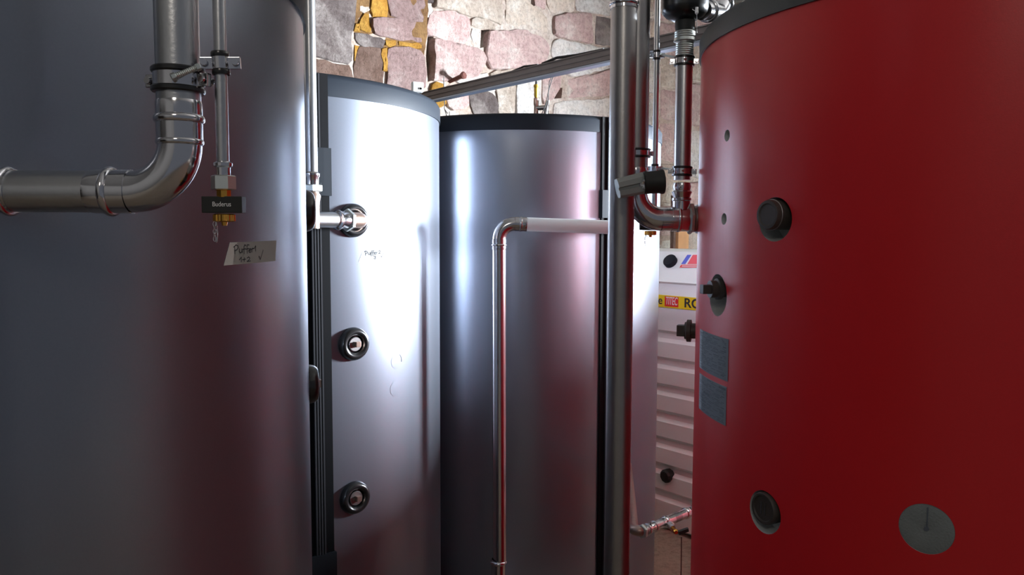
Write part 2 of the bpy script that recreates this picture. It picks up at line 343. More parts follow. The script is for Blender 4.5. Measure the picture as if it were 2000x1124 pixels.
ST = [
 ([(690, -90), (834, -90), (832, 100), (834, 205), (690, 205)], 's_clay', .042),
 ([(560, -90), (699, -90), (699, 36), (688, 52), (691, 118), (684, 124), (560, 98)], 's_grey', .060),
 ([(560, 106), (680, 128), (689, 140), (688, 215), (560, 215)], 's_brown', .050),
 ([(703, -90), (752, -90), (752, -24), (703, -20)], 's_brown', .04),
 ([(703, -16), (724, -18), (725, 20), (712, 30), (703, 22)], 's_beige', .040),
 ([(727, -18), (752, -20), (759, 18), (758, 32), (727, 31)], 's_ochre', 0.056),
 ([(704, 34), (722, 25), (727, 66), (706, 60)], 's_ochre', 0.048),
 ([(692, 44), (703, 44), (706, 64), (692, 60)], 's_ochre', 0.046),
 ([(755, -90), (829, -90), (829, 44), (790, 40), (765, 30), (755, -20)], 's_pink_shade', .055),
 ([(726, 34), (764, 33), (829, 48), (828, 84), (780, 76), (731, 67)], 's_pink_shade', .052),
 ([(694, 65), (728, 71), (755, 80), (748, 92), (698, 88)], 's_grey', .045),
 ([(752, 78), (776, 79), (776, 88), (754, 90)], 's_ochre', 0.050),
 ([(778, 80), (826, 88), (824, 96), (780, 89)], 's_ochre', 0.050),
 ([(695, 88), (702, 90), (703, 120), (694, 118)], 's_ochre', 0.044),
 ([(703, 91), (744, 92), (749, 140), (747, 200), (696, 195), (691, 130)], 's_brown', .046),
 ([(746, 94), (756, 92), (756, 140), (750, 138)], 's_ochre', 0.048),
 ([(759, 92), (776, 89), (822, 98), (831, 112), (832, 168), (800, 186), (758, 200)], 's_pink_shade', .058),
 ([(834, -90), (858, -90), (846, 6), (834, 8)], 's_grey', .045),
 ([(834, 11), (845, 10), (843, 34), (834, 34)], 's_lime_glare', .046),
 ([(866, -90), (986, -90), (986, 50), (950, 34), (915, 28), (880, 18), (852, 13)], 's_beige', .060),
 ([(847, 20), (884, 22), (915, 34), (918, 70), (906, 86), (870, 78), (836, 66), (836, 42)], 's_pink', .052),
 ([(919, 37), (950, 38), (970, 46), (968, 56), (920, 53)], 's_beige', .045),
 ([(920, 56), (940, 58), (936, 86), (922, 84)], 's_lime_glare', .040),
 ([(848, 72), (905, 88), (945, 99), (955, 116), (935, 148), (885, 156), (850, 157), (852, 110)], 's_pink', .062),
 ([(958, 60), (1000, 62), (1020, 56), (1068, 75), (1078, 95), (1068, 126), (960, 136), (950, 104)], 's_pink', .056),
 ([(990, -90), (1032, -90), (1024, 6), (1050, 16), (1072, 34), (1070, 64), (1020, 52), (990, 54)], 's_beige', .050),
 ([(1042, -90), (1066, -90), (1064, 20), (1046, 10)], 's_pink', .040),
 ([(1070, -90), (1123, -90), (1124, 21), (1096, 28), (1078, 24), (1069, 4)], 's_beige', .050),
 ([(1127, -90), (1230, -90), (1230, 36), (1160, 24), (1127, 21)], 's_lime_glare', .048),
 ([(1084, 31), (1120, 25), (1158, 24), (1161, 84), (1115, 75), (1084, 68)], 's_pink', .056),
 ([(1165, 30), (1230, 45), (1230, 92), (1164, 86)], 's_grey', .046),
 ([(1084, 76), (1160, 90), (1230, 97), (1230, 126), (1120, 150), (1096, 132), (1080, 108)], 's_lime_glare', .052),
 ([(846, 162), (868, 160), (872, 178), (871, 202), (846, 220)], 's_ochre', 0.059),
 ([(878, 165), (908, 170), (914, 186), (917, 206), (886, 216), (874, 208)], 's_pink', .055),
 ([(918, 176), (950, 178), (972, 190), (972, 232), (930, 232), (921, 206)], 's_grey', .050),
 ([(846, 224), (880, 216), (918, 210), (926, 260), (846, 262)], 's_beige', .040),
 ([(957, 141), (1004, 136), (1008, 175), (1004, 240), (978, 240), (975, 185)], 's_beige', .050),
 ([(890, 158), (950, 141), (972, 178), (950, 175), (915, 174)], 's_lime_glare', .050),
 ([(1011, 134), (1058, 127), (1058, 165), (1054, 240), (1011, 240)], 's_lime_glare', .052),
 ([(1062, 140), (1094, 136), (1096, 166), (1080, 192), (1062, 204)], 's_pink', .048),
 ([(1101, 155), (1230, 130), (1230, 184), (1104, 190)], 's_pink', .052),
 ([(1084, 200), (1230, 190), (1230, 262), (1088, 262)], 's_lime_glare', .052),
 ([(1235, -90), (1276, -90), (1276, 28), (1235, 34)], 's_beige', .05),
 ([(1281, -90), (1345, -90), (1345, 42), (1281, 36)], 's_pink', .05),
 ([(1235, 40), (1282, 42), (1284, 96), (1235, 92)], 's_beige', .045),
 ([(1288, 46), (1345, 50), (1343, 112), (1290, 104)], 's_pink', .05),
 ([(1235, 98), (1290, 104), (1288, 180), (1235, 178)], 's_lime_glare', .05),
 ([(1294, 112), (1345, 120), (1345, 176), (1293, 170)], 's_beige', .05),
 ([(1293, 176), (1345, 182), (1345, 236), (1294, 232)], 's_pink', .05),
 ([(1235, 186), (1288, 186), (1288, 262), (1235, 262)], 's_lime_glare', .05),
 ([(1291, 240), (1345, 244), (1345, 318), (1292, 312)], 's_pink', .05),
 ([(1240, 270), (1287, 270), (1288, 350), (1240, 350)], 's_beige', .05),
 ([(1292, 320), (1345, 326), (1345, 400), (1293, 396)], 's_beige', .05),
 ([(1286, 403), (1345, 406), (1345, 462), (1286, 458)], 's_pink', .05),
 ([(1286, 466), (1345, 468), (1345, 560), (1286, 560)], 's_lime_glare', .05),
 ([(1350, -90), (1420, -90), (1420, 70), (1350, 64)], 's_pink', .05),
 ([(1350, 72), (1420, 78), (1420, 160), (1350, 154)], 's_beige', .05),
 ([(1350, 166), (1420, 170), (1420, 250), (1350, 244)], 's_pink', .05),
 ([(1350, 256), (1420, 262), (1420, 350), (1350, 345)], 's_lime_glare', .05),
 ([(1350, 356), (1420, 360), (1420, 460), (1350, 452)], 's_pink', .05),
]
def carve(polys, depth):
    bpy.context.view_layer.update(); obs = []
    for pp in polys:
        a = [PW(x, y, VB - .2) for x, y in pp]; b = [PW(x, y, VB - .038 + depth) for x, y in pp]; n = len(a)
        # straight pocket: both ends from the polygon as it lies on the mortar face
        f0 = [PW(x, y, VB - .04) for x, y in pp]; a = [q - V * .1 for q in f0]; b = [q + V * depth for q in f0]
        g = MB(); g.add(a + b, [tuple(range(n)), tuple(reversed(range(n, 2 * n)))] + [(k, n + k, n + (k + 1) % n, (k + 1) % n) for k in range(n)], False)
        co = g.build('cut', M['mortar']); bm = bmesh.new(); bm.from_mesh(co.data); bmesh.ops.recalc_face_normals(bm, faces=bm.faces); bm.to_mesh(co.data); bm.free(); obs.append(co)
        md = WALL.modifiers.new('b', 'BOOLEAN'); md.operation = 'DIFFERENCE'; md.solver = 'EXACT'; md.object = co
    bpy.context.view_layer.update()
    me = bpy.data.meshes.new_from_object(WALL.evaluated_get(bpy.context.evaluated_depsgraph_get()))
    WALL.modifiers.clear(); WALL.data = me
    for co in obs: bpy.data.objects.remove(co, do_unlink=True)
carve([[(836, 66), (847, 70), (851, 112), (849, 156), (836, 160), (832, 112)],
       [(835, 36), (841, 34), (836, 62), (831, 56)],
       [(1083, 171), (1099, 171), (1097, 192), (1078, 193)],
       [(1036, -30), (1050, -30), (1049, 10), (1038, 14)],
       [(940, 58), (957, 57), (948, 92), (938, 94)],
       [(1003, 138), (1010, 150), (1014, 178), (998, 184)],
       [(986, 20), (992, 18), (993, 48), (987, 40)]], .09)
for pp, m, h in ST: px_stone(pp, m, h)
# the rest of the wall, in courses, outside the hand-laid field
def hand_zone(u, z):
    p = W(u, VB - .05, z) - CAM
    dep = p.dot(FW); x = 1000 + F * p.dot(RT) / dep; y = 562 - F * p.dot(UP) / dep
    return 545 < x < 1425 and y < (215 if x < 845 else (255 if x < 1235 else 500)) + 10 and y > -95
def courses(z, ztop, u0, lim):
    while z < ztop - 0.06 and NST[0] < lim:
        hh = random.uniform(0.19, 0.27); u = u0 - random.uniform(0, .3)
        if z + hh > ztop - .05: hh = ztop - z - 0.005
        while u < UR - 0.02 and NST[0] < lim:
            w = random.uniform(0.28, 0.5); w = min(w, UR - u - 0.005)
            zones = [hand_zone(u + w * a, z + hh * b) for a in (.05, .5, .95) for b in (.05, .5, .95)]
            if not any(zones) and w > 0.08:
                g_ = 0.009
                stone([(u + g_, z + g_), (u + w - g_, z + g_ + random.uniform(-.008, .008)), (u + w - g_ + random.uniform(-.01, .01), z + hh - g_), (u + g_, z + hh - g_ + random.uniform(-.008, .008))],
                      random.choice(['s_pink_shade', 's_pink', 's_beige', 's_grey', 's_brown'] if u < 2.2 else ['s_pink', 's_pink', 's_beige', 's_lime_glare', 's_beige']), random.uniform(.045, .065))  # darker stones left, paler right: the wall's light fall-off as colour
            u += w
        z += hh
courses(1.30, CEIL, -0.4, 245)
courses(0.02, 1.30, 3.2, 292)

# ------------------------------------------------------------------ tanks
class Tank:
    def __init__(s, cx, cy, R, zt): s.c = Vector((cx, cy, 0)); s.R = R; s.zt = zt
    def hit(s, px, py, r=None):
        d = ray(px, py); r = r or s.R
        a = d.x ** 2 + d.y ** 2; b = d.x * s.c.x + d.y * s.c.y; c = s.c.x ** 2 + s.c.y ** 2 - r * r
        D = b * b - a * c; t = (b - math.sqrt(max(D, 0))) / a
        p = CAM + d * t; n = Vector((p.x - s.c.x, p.y - s.c.y, 0)).normalized(); return p, n
    def ang(s, px, py):
        p, n = s.hit(px, py); a = math.atan2(n.y, n.x); return (a % (2 * PI) if s.c.x > .5 else a), p.z
    def pt(s, th, z, dr=0.0): return Vector((s.c.x + (s.R + dr) * math.cos(th), s.c.y + (s.R + dr) * math.sin(th), z))
    def tangent(s, side):     # azimuth angle on the tank of the silhouette, side +1 right, -1 left
        D = s.c.length; phi = math.atan2(-s.c.y, -s.c.x); return phi + side * math.acos(s.R / D)
T1 = Tank(-0.906, 1.187, 0.575, 1.6 + 0.339)
T2 = Tank(-0.808, 2.482, 0.575, 1.6 + 0.338)
T3 = Tank(0.0264, 3.389, 0.601, 1.6 + 0.353)
TR = Tank(0.973, 1.615, 0.575, 1.6 + 0.373)

def patch(g, T, pts, dr):
    """polygon of (theta, z) wrapped on the tank: pts as a quad strip"""
    vs = [T.pt(th, z, dr) for th, z in pts]; g.add(vs, [tuple(range(len(vs)))], False)
def capped_tank(T, label, cap_h, red=False, cutters=None):
    t = thing('hot_water_tank' if red else 'buffer_tank', (T.c.x, T.c.y, 0), label, 'tank')
    seg = 256; z0 = 0.06
    g = MB(); g.lathe((T.c.x, T.c.y, 0), (0, 0, 1), [(z0, T.R - .004), (z0 + .004, T.R), (0.7, T.R), (1.3, T.R), (T.zt, T.R)], seg)
    if not red:
        g.build('jacket', M['jacket'], t)
    else:
        o = g.build('jacket', M['red'], t); o.data.materials.append(M['foam'])
        cutobs = []
        for (p, n, r, depth) in cutters:
            c = MB(); c.lathe(p - n * depth, n, [(0, r), (depth + .05, r)], 40)
            co = c.build('cut', M['foam']); cutobs.append(co)
            md = o.modifiers.new('b', 'BOOLEAN'); md.operation = 'DIFFERENCE'; md.solver = 'EXACT'; md.object = co
            try: md.material_mode = 'TRANSFER'
            except Exception: pass
        bpy.context.view_layer.update()
        dg = bpy.context.evaluated_depsgraph_get(); me = bpy.data.meshes.new_from_object(o.evaluated_get(dg))
        o.modifiers.clear(); o.data = me
        for co in cutobs: bpy.data.objects.remove(co, do_unlink=True)
        me.polygons.foreach_set('use_smooth', [True] * len(me.polygons)); me.set_sharp_from_angle(angle=math.radians(25))
        for p in me.polygons:            # the pocket walls and floors are foam
            cc = p.center + o.matrix_local.translation
            wx = cc.x + T.c.x; wy = cc.y + T.c.y
            r = math.hypot(cc.x, cc.y)
            if r < T.R - 0.003 and abs(p.normal.z) < 0.999 or (r < T.R - .003 and p.area < 0.05): p.material_index = 1
    g = MB(); zc = T.zt; e = 0.004
    g.lathe((T.c.x, T.c.y, 0), (0, 0, 1), [(zc - .001, T.R - .01), (zc - .001, T.R + e), (zc + cap_h - .016, T.R + e), (zc + cap_h - .006, T.R - .002), (zc + cap_h, T.R - .014), (zc + cap_h + .004, T.R - .05), (zc + cap_h + .006, 0.02)], seg)
    g.build('lid', M['redcap' if red else 'cap'], t)
    g = MB(); g.lathe((T.c.x, T.c.y, 0), (0, 0, 1), [(0, T.R - .05), (z0 + .002, T.R - .05)], 64)
    g.build('base_ring', M['black'], t)
    return t
def port(t, T, px=None, py=None, th=None, z=None, plug='plug', R=0.0445, name='port'):
    if px is not None:
        p, n = T.hit(px, py)
    else:
        p = T.pt(th, z); n = Vector((math.cos(th), math.sin(th), 0))
    g = MB(); prof = []
    for k in range(13):
        a = PI * k / 12; prof.append((0.001 + 0.017 * math.sin(a), R - 0.0115 + 0.0115 * math.cos(a)))
    prof.append((-0.004, R - .023)); prof.append((-0.006, 0.001))
    g.lathe(p, n, prof, 40, close=False)
    ring = g.build('rubber_ring', M['rubber'], t, 'glossy black rubber ring around a port')
    if plug:
        g = MB(); g.lathe(p, n, [(0.0, 0.0195), (0.010, 0.0195), (0.0115, 0.018)], 32)
        k = g.build('plug', M['pipedull'], ring)
        g = MB(); X = n.cross(Vector((0, 0, 1))).normalized(); Z = Vector((0, 0, 1))
        q = MB(); q.box(p + n * 0.017 - X * 0.003, X * 0.007, Z * 0.007, n * 0.006, 0.001)
        q.build('plug_square', M['bronze'], ring)
    return ring, p, n
def strip(t, T, px, py, halfw, ztop, cover_z):
    """vertical closing strip of the jacket: black channel, ribbed middle, cover plates"""
    th, _ = T.ang(px, py); zb = 0.07
    def bar(g, a0, a1, z0, z1, d0, d1):
        n = 4; vs = []; fs = []
        for i in range(n + 1):
            a = th + (a0 + (a1 - a0) * i / n) / T.R
            vs += [T.pt(a, z0, d0), T.pt(a, z1, d0), T.pt(a, z1, d1), T.pt(a, z0, d1)]
        for i in range(n):
            b = i * 4; c = b + 4
            fs += [(b + 3, c + 3, c + 2, b + 2), (b, b + 1, c + 1, c), (b + 1, b + 2, c + 2, c + 1), (b, c, c + 3, b + 3)]
        fs += [(0, 3, 2, 1), (n * 4, n * 4 + 1, n * 4 + 2, n * 4 + 3)]
        g.add(vs, fs, False)
    g = MB(); bar(g, -halfw, halfw, zb, ztop, -.002, .008); s = g.build('closing_strip', M['strip'], t, 'black closing strip down the jacket')
    for k in range(4):
        g = MB(); c = -0.0105 + 0.007 * k; bar(g, c - .002, c + .002, zb + .001, ztop - .001, .006, .014); g.build('rib', M['striprib'], s)
    for (z0, z1) in cover_z:
        g = MB(); bar(g, -halfw - .003, halfw + .003, z0, z1, -.002, .017); g.build('cover_plate', M['plate'], s, 'dark grey plate over the strip')
    return th

t1 = capped_tank(T1, 'large silver buffer tank in the left foreground behind the pipe elbow', .065)
t2 = capped_tank(T2, 'silver buffer tank with three round black ports, brightly lit, second from the left', .058)
t3 = capped_tank(T3, 'silver buffer tank at the back with a bent pipe in front, third from the left', .058)

# ports on the second tank
port(t2, T2, 690, 672); port(t2, T2, 692, 972)
ring0, pB, nB = port(t2, T2, 689, 431, plug=None)
# ports on the right flank of the first tank, seen edge on
tg = T1.tangent(1)
_, zq = T1.ang(600, 762); port(t1, T1, th=tg + .085, z=P(604, 762, 1.33).z, R=.035)
port(t1, T1, th=tg + .13, z=P(604, 410, 1.33).z, R=.038, plug=None)
# closing strips
zc2a, zc2b = T2.hit(630, 383)[0].z, T2.hit(630, 290)[0].z
zbot2 = T2.hit(630, 1080)[0].z
strip(t2, T2, 617, 560, .036, T2.zt + .052, [(zc2a, zc2b), (0.07, zbot2)])
p3a, _ = T3.hit(1180, 426); p3b, _ = T3.hit(1180, 372)
strip(t3, T3, 1188, 400, .036, T3.zt + .055, [(p3a.z, p3b.z)])
g = MB(); p, n = T3.hit(1189, 248); g.box(p + n * .010, n.cross(Vector((0, 0, 1))) * .004, Vector((0, 0, .012)), n * .008, .001)
g.build('green_tab', M['green'], t3, 'small green tab at the top of the closing strip')

# ---- red tank with its cut-outs
cuts = []
def cut(px, py, r, depth):
    p, n = TR.hit(px, py); cuts.append((p, n, r, depth)); return p, n
H1 = cut(1513, 429, .0385, .045); H2 = cut(1401, 577, .0415, .04); H3 = cut(1493, 1001, .0385, .035); H4 = cut(1809, 1034, .0385, .006)
H5 = cut(1420, 265, .011, .03); H6 = cut(1414, 428, .011, .03)
tr = capped_tank(TR, 'large red hot water tank with a dark grey lid and round cut-outs, right foreground', .050, True, cuts)
Zu = Vector((0, 0, 1))
p, n = H1; g = MB(); g.lathe(p + Zu * .008 - n * .044, n, [(0, .026), (.058, .026), (.062, .0245), (.0625, .020), (.0605, .018)], 40)
k = g.build('plug', M['plug'], tr, 'round dark plug in the upper cut-out')
g = MB(); g.torus(p + Zu * .008 + n * .008, n, .0262, .0012); g.build('plug_rim', M['pipedull'], k)
p, n = H2; g = MB(); g.lathe(p + Zu * .012 - n * .039, n, [(0, .016), (.031, .016), (.033, .021), (.041, .021), (.043, .017), (.055, .017)], 32)
k = g.build('plug', M['plug'], tr, 'dark pipe plug with a square head in the oval cut-out')
g = MB(); X = n.cross(Zu).normalized(); g.box(p + Zu * .012 + n * .024, X * .009, Zu * .009, n * .009, .0015); g.build('plug_square', M['plug'], k)
p, n = H3; g = MB(); g.lathe(p + Zu * .007 - n * .034, n, [(0, .029), (.036, .029), (.039, .027), (.039, .0235), (.036, .022)], 40)
k = g.build('plug', M['plug'], tr, 'dark brown round plug in the lower cut-out')
g = MB(); X = n.cross(Zu).normalized()
for s in (-1, 1): g.box(p + Zu * .007 + X * .0045 * s + n * .0025, X * .001, Zu * .011, n * .0018)
g.build('plug_mark', M['pipedull'], k)
p, n = H4; g = MB(); g.lathe(p - n * .0065, n, [(0, .0382), (.0052, .0382), (.0062, .036), (.0068, .012), (.0048, .003)], 40)
k = g.build('foam_disc', M['foamdisc'], tr, 'flat grey foam disc with a crease')
g = MB(); X = n.cross(Zu).normalized(); g.lathe(p, n, [(-.004, .0035), (.0006, .0035)], 12); g.box(p + Zu * .018 - X * .001 + n * .0006, X * .0008, Zu * .016, n * .0006); g.build('crease', M['print'], k)
# plug standing out at the left flank of the red tank
tl = TR.tangent(-1)
def flank_plug(py):
    th = tl - .10; q = TR.pt(th, P(1357, py, 1.75).z); n = Vector((math.cos(th), math.sin(th), 0))
    g = MB(); g.lathe(q - n * .01, n, [(0, .018), (.022, .018), (.023, .026), (.032, .026), (.034, .020), (.037, .020)], 32)
    k = g.build('plug', M['plug'], tr, 'dark plug standing out of the left flank')
    g = MB(); X = n.cross(Zu).normalized(); g.box(q + n * .035, X * .012, Zu * .013, n * .010, .0015); g.build('plug_square', M['plug'], k)
flank_plug(653)

# flat things wrapped on a tank: local frame (s along the surface, z up) about an anchor pixel
def wrap(T, th0, z0, s, z, dr): return T.pt(th0 + s / T.R, z0 + z, dr)
def wrap_poly(g, T, th0, z0, poly, dr):
    """thin quad sheet: poly = 4 corners (s,z); subdivided along s"""
    (a, b, c, d) = poly; n = 8; vs = []; fs = []
    for i in range(n + 1):
        f = i / n
        lo = (a[0] + (b[0] - a[0]) * f, a[1] + (b[1] - a[1]) * f); hi = (d[0] + (c[0] - d[0]) * f, d[1] + (c[1] - d[1]) * f)
        for q in (0, dr):
            vs += [wrap(T, th0, z0, lo[0], lo[1], q), wrap(T, th0, z0, hi[0], hi[1], q)]
    for i in range(n):
        b0 = i * 4; c0 = b0 + 4
        fs += [(b0 + 2, c0 + 2, c0 + 3, b0 + 3), (b0, b0 + 2, b0 + 3, b0 + 1)[::1] if i == 0 else (b0 + 2, c0 + 2, c0 + 3, b0 + 3), (b0 + 1, b0 + 3, c0 + 3, c0 + 1), (b0, c0, c0 + 2, b0 + 2)]
    g.add(vs, fs, False)
def tape(t, T, corners, m, strokes, label, inkw=.0009):
    """corners in photo order: lower-left, lower-right, upper-right, upper-left (pixels)"""
    an = [T.ang(x, y) for x, y in corners]
    th0 = sum(a for a, _ in an) / 4; z0 = sum(b for _, b in an) / 4
    loc = [((a - th0) * T.R, b - z0) for a, b in an]
    g = MB(); wrap_poly(g, T, th0, z0, loc, .0007)
    o = g.build('tape_strip', m, t, label)
    g = MB()
    for st in strokes:
        q = []
        for x, y in st:
            a, b = T.ang(x, y); q.append(((a - th0) * T.R, b - z0))
        for i in range(len(q) - 1):
            (x0, y0), (x1, y1) = q[i], q[i + 1]; L = math.hypot(x1 - x0, y1 - y0) or 1e-6
            dx, dy = (x1 - x0) / L * inkw * .4, (y1 - y0) / L * inkw * .4; nx, ny = -(y1 - y0) / L * inkw / 2, (x1 - x0) / L * inkw / 2
            vs = [wrap(T, th0, z0, u_, v_, .0012) for u_, v_ in ((x0 - dx + nx, y0 - dy + ny), (x0 - dx - nx, y0 - dy - ny), (x1 + dx - nx, y1 + dy - ny), (x1 + dx + nx, y1 + dy + ny))]
            vb = [wrap(T, th0, z0, u_, v_, .0005) for u_, v_ in ((x0 - dx + nx, y0 - dy + ny), (x0 - dx - nx, y0 - dy - ny), (x1 + dx - nx, y1 + dy - ny), (x1 + dx + nx, y1 + dy + ny))]
            g.add(vs + vb, [(0, 1, 2, 3), (0, 4, 5, 1), (2, 6, 7, 3)], False)
    g.build('handwriting', M['ink'], o); return o
def zoomed(sts, ox, oy, s): return [[(ox + x / s, oy + y / s) for x, y in st] for st in sts]
hw1 = zoomed([
 [(548, 850), (550, 918)], [(540, 856), (560, 838), (578, 845), (582, 862), (568, 882), (550, 890)],             # P
 [(592, 872), (592, 900), (600, 910), (612, 902), (614, 874)], [(614, 874), (618, 908)],                          # u
 [(652, 842), (640, 838), (634, 852), (634, 918)], [(624, 878), (648, 872)],                                      # f
 [(680, 838), (668, 836), (662, 850), (662, 914)], [(652, 876), (676, 870)],                                      # f
 [(680, 892), (696, 884), (694, 872), (684, 874), (678, 890), (686, 906), (698, 900)],                            # e
 [(704, 872), (706, 902)], [(706, 880), (714, 868), (720, 870)],                                                  # r
 [(726, 868), (740, 846), (740, 894)],                                                                            # 1
 [(592, 972), (608, 950), (608, 992)], [(622, 972), (648, 968)], [(636, 954), (636, 988)],                        # 1 +
 [(664, 956), (676, 948), (686, 956), (682, 970), (664, 988), (692, 984)],                                        # 2
 [(772, 944), (782, 970), (808, 886)]], 340, 300, 4.685)
tape(t1, T1, [(437, 519), (537, 510), (539, 470), (449, 474)], M['tape'], hw1, 'pale masking tape with handwriting Puffer 1, 1+2 and a tick', .0011)
hw2 = zoomed([
 [(662, 828), (664, 862)], [(655, 832), (668, 824), (678, 830), (676, 842), (664, 848)],
 [(686, 838), (688, 852), (696, 856), (702, 848), (702, 836)], [(702, 838), (704, 856)],
 [(724, 824), (717, 822), (713, 832), (712, 868)], [(708, 842), (722, 838)],
 [(738, 822), (731, 820), (727, 830), (726, 866)], [(722, 840), (736, 836)],
 [(738, 846), (746, 842), (746, 834), (740, 836), (737, 846), (742, 854), (750, 850)],
 [(754, 834), (756, 850)], [(756, 840), (764, 832)],
 [(774, 826), (782, 820), (788, 826), (784, 836), (774, 846), (790, 844)],
 [(734, 870), (744, 866), (750, 872), (742, 878), (750, 884), (744, 892), (734, 888)],
 [(793, 868), (800, 876), (820, 836)]], 560, 300, 4.3235)
tape(t2, T2, [(700, 513), (744, 508), (752, 485), (708, 492)], M['tape2'], hw2, 'white tape strip with handwriting Puffer 2, 3 and a tick', .0021)
# faint round marks left on the second tank's jacket
for (x, y, r) in ((774, 706, .021), (772, 760, .021)):
    p, n = T2.hit(x, y); g = MB(); n_ = 28; th0, z0 = T2.ang(x, y)
    vs = [wrap(T2, th0, z0, math.cos(2 * PI * k / n_) * r, math.sin(2 * PI * k / n_) * r * .98, .0006) for k in range(n_)]
    g.add(vs + [wrap(T2, th0, z0, 0, 0, .0009)], [(k, (k + 1) % n_, n_) for k in range(n_)], True)
    g.build('round_cover', M['jacket'], t2, 'round silver patch stuck on the jacket')
g = MB(); th0, z0 = T2.ang(774, 706)
pts = [wrap(T2, th0, z0, math.cos(a) * .0215, math.sin(a) * .0215, .0012) for a in [math.radians(-12 + 5 * k) for k in range(14)]]
g.tube(pts, .0006, 6); g.build('patch_edge', M['ink'], t2)

# data plates on the red tank
def plate(corners, seed, label, extra):
    T = TR; an = [T.ang(x, y) for x, y in corners]; th0 = sum(a for a, _ in an) / 4; z0 = sum(b for _, b in an) / 4
    loc = [((a - th0) * T.R, b - z0) for a, b in an]
    s0 = min(l[0] for l in loc); s1 = max(l[0] for l in loc); zl = (loc[0][1] + loc[1][1]) / 2; zh = (loc[2][1] + loc[3][1]) / 2
    loc = [(s0, zl), (s1, zl), (s1, zh), (s0, zh)]
    g = MB(); wrap_poly(g, T, th0, z0, loc, .0008); o = g.build('data_plate', M['paper'], tr, label)
    rnd = random.Random(seed); g = MB(); wS = s1 - s0; hS = zh - zl
    def q(a, b, c, d):
        vs = [wrap(T, th0, z0, x, y, .0013) for x, y in ((a, c), (b, c), (b, d), (a, d))]; g.add(vs, [(0, 1, 2, 3)], False)
    rows = 26
    for r in range(rows):
        z = zh - hS * (r + 1.2) / (rows + 1.6); x = s0 + wS * .05
        while x < s1 - wS * .08:
            L = wS * rnd.uniform(.04, .22); L = min(L, s1 - wS * .05 - x)
            if rnd.random() < .72: q(x, x + L, z, z + hS * rnd.choice([.010, .012, .016]))
            x += L + wS * rnd.uniform(.02, .07)
    for (a, b, c, d) in extra: q(s0 + wS * a, s0 + wS * b, zl + hS * c, zl + hS * d)
    g.build('print', M['print'], o)
plate([(1368, 726), (1421, 738), (1424, 659), (1368, 647)], 1, 'upper grey data plate with small print', [(.03, .2, .93, .945)])
plate([(1366, 802), (1417, 828), (1420, 752), (1367, 733)], 2, 'lower grey data plate with a dark block at its top right', [(.80, .98, .90, .96), (.25, .50, .54, .60)])

# ------------------------------------------------------------------ pipework helpers
def bead(g, o, ax, r, big=1.2, w=.0045):
    ax = Vector(ax).normalized(); pr = []
    for k in range(9):
        a = PI * k / 8; pr.append((-w * math.cos(a), r * (1 + (big - 1) * math.sin(a))))
    g.lathe(o, ax, pr, 32, close=False)
def socket(g, o, ax, r, L, beadpos=.5, big=1.18):
    """press fitting collar starting at o and running along ax"""
    ax = Vector(ax).normalized(); w = .1 * L
    pr = [(0, r), (0, r * 1.05), (L * beadpos - w * 1.4, r * 1.05)]
    for k in range(9):
        a = PI * k / 8; pr.append((L * beadpos - w * math.cos(a), r * (1.05 + (big - 1.05) * math.sin(a))))
    pr += [(L * beadpos + w * 1.4, r * 1.05), (L * .92, r * 1.05), (L, r * 1.02)]
    g.lathe(o, ax, pr, 36, close=False)
def clamp(label, c, ax, r, h, ear_dir, rod_to=None, group=None, bolt_len=.012):
    """two-piece pipe clamp with black rubber lining, ears and screws"""
    c = Vector(c); ax = Vector(ax).normalized(); e = Vector(ear_dir); e = (e - ax * e.dot(ax)).normalized(); f = ax.cross(e)
    t = thing('pipe_clamp', c - ax * h * .5, label, 'clamp', group)
    g = MB()
    for s in (-1, 1):
        g.lathe(c + ax * s * h * .38, ax, [(-h * .12, r * 1.0), (-h * .12, r * 1.16), (-h * .06, r * 1.22), (h * .06, r * 1.22), (h * .12, r * 1.16), (h * .12, r * 1.0)], 32, close=False)
    g.build('rubber_lining', M['rubber'], t)
    g = MB(); g.lathe(c, ax, [(-h * .28, r * 1.02), (-h * .28, r * 1.13), (h * .28, r * 1.13), (h * .28, r * 1.02)], 32, close=False)
    g.build('band', M['fit'], t)
    for s in (-1, 1):
        g = MB(); p = c + e * s * (r * 1.1 + h * .22)
        g.box(p, e * h * .28, ax * h * .26, f * h * .13, h * .03); ear = g.build('ear', M['fit'], t)
        g = MB(); g.lathe(p - f * bolt_len * .7 + e * s * h * .08, f, [(0, h * .14), (h * .10, h * .16), (h * .12, h * .07), (bolt_len * 1.4, h * .07), (bolt_len * 1.4 + h * .1, h * .15), (bolt_len * 1.4 + h * .16, h * .12)], 12)
        g.build('screw', M['fit'], ear)
    if rod_to is not None:
        g = MB(); a, b = Vector(rod_to[0]), Vector(rod_to[1]); L = (b - a).length
        pr = []
        k = 0; x = 0
        while x < L:
            pr.append((x, h * .12 if k % 2 else h * .10)); x += .0008; k += 1
        g.lathe(a, b - a, pr, 12); g.hexnut(a, b - a, h * .15, h * .18); g.hexnut(b - (b - a).normalized() * h * .18, b - a, h * .15, h * .18)
        g.build('threaded_rod', M['nut'], t)
    return t

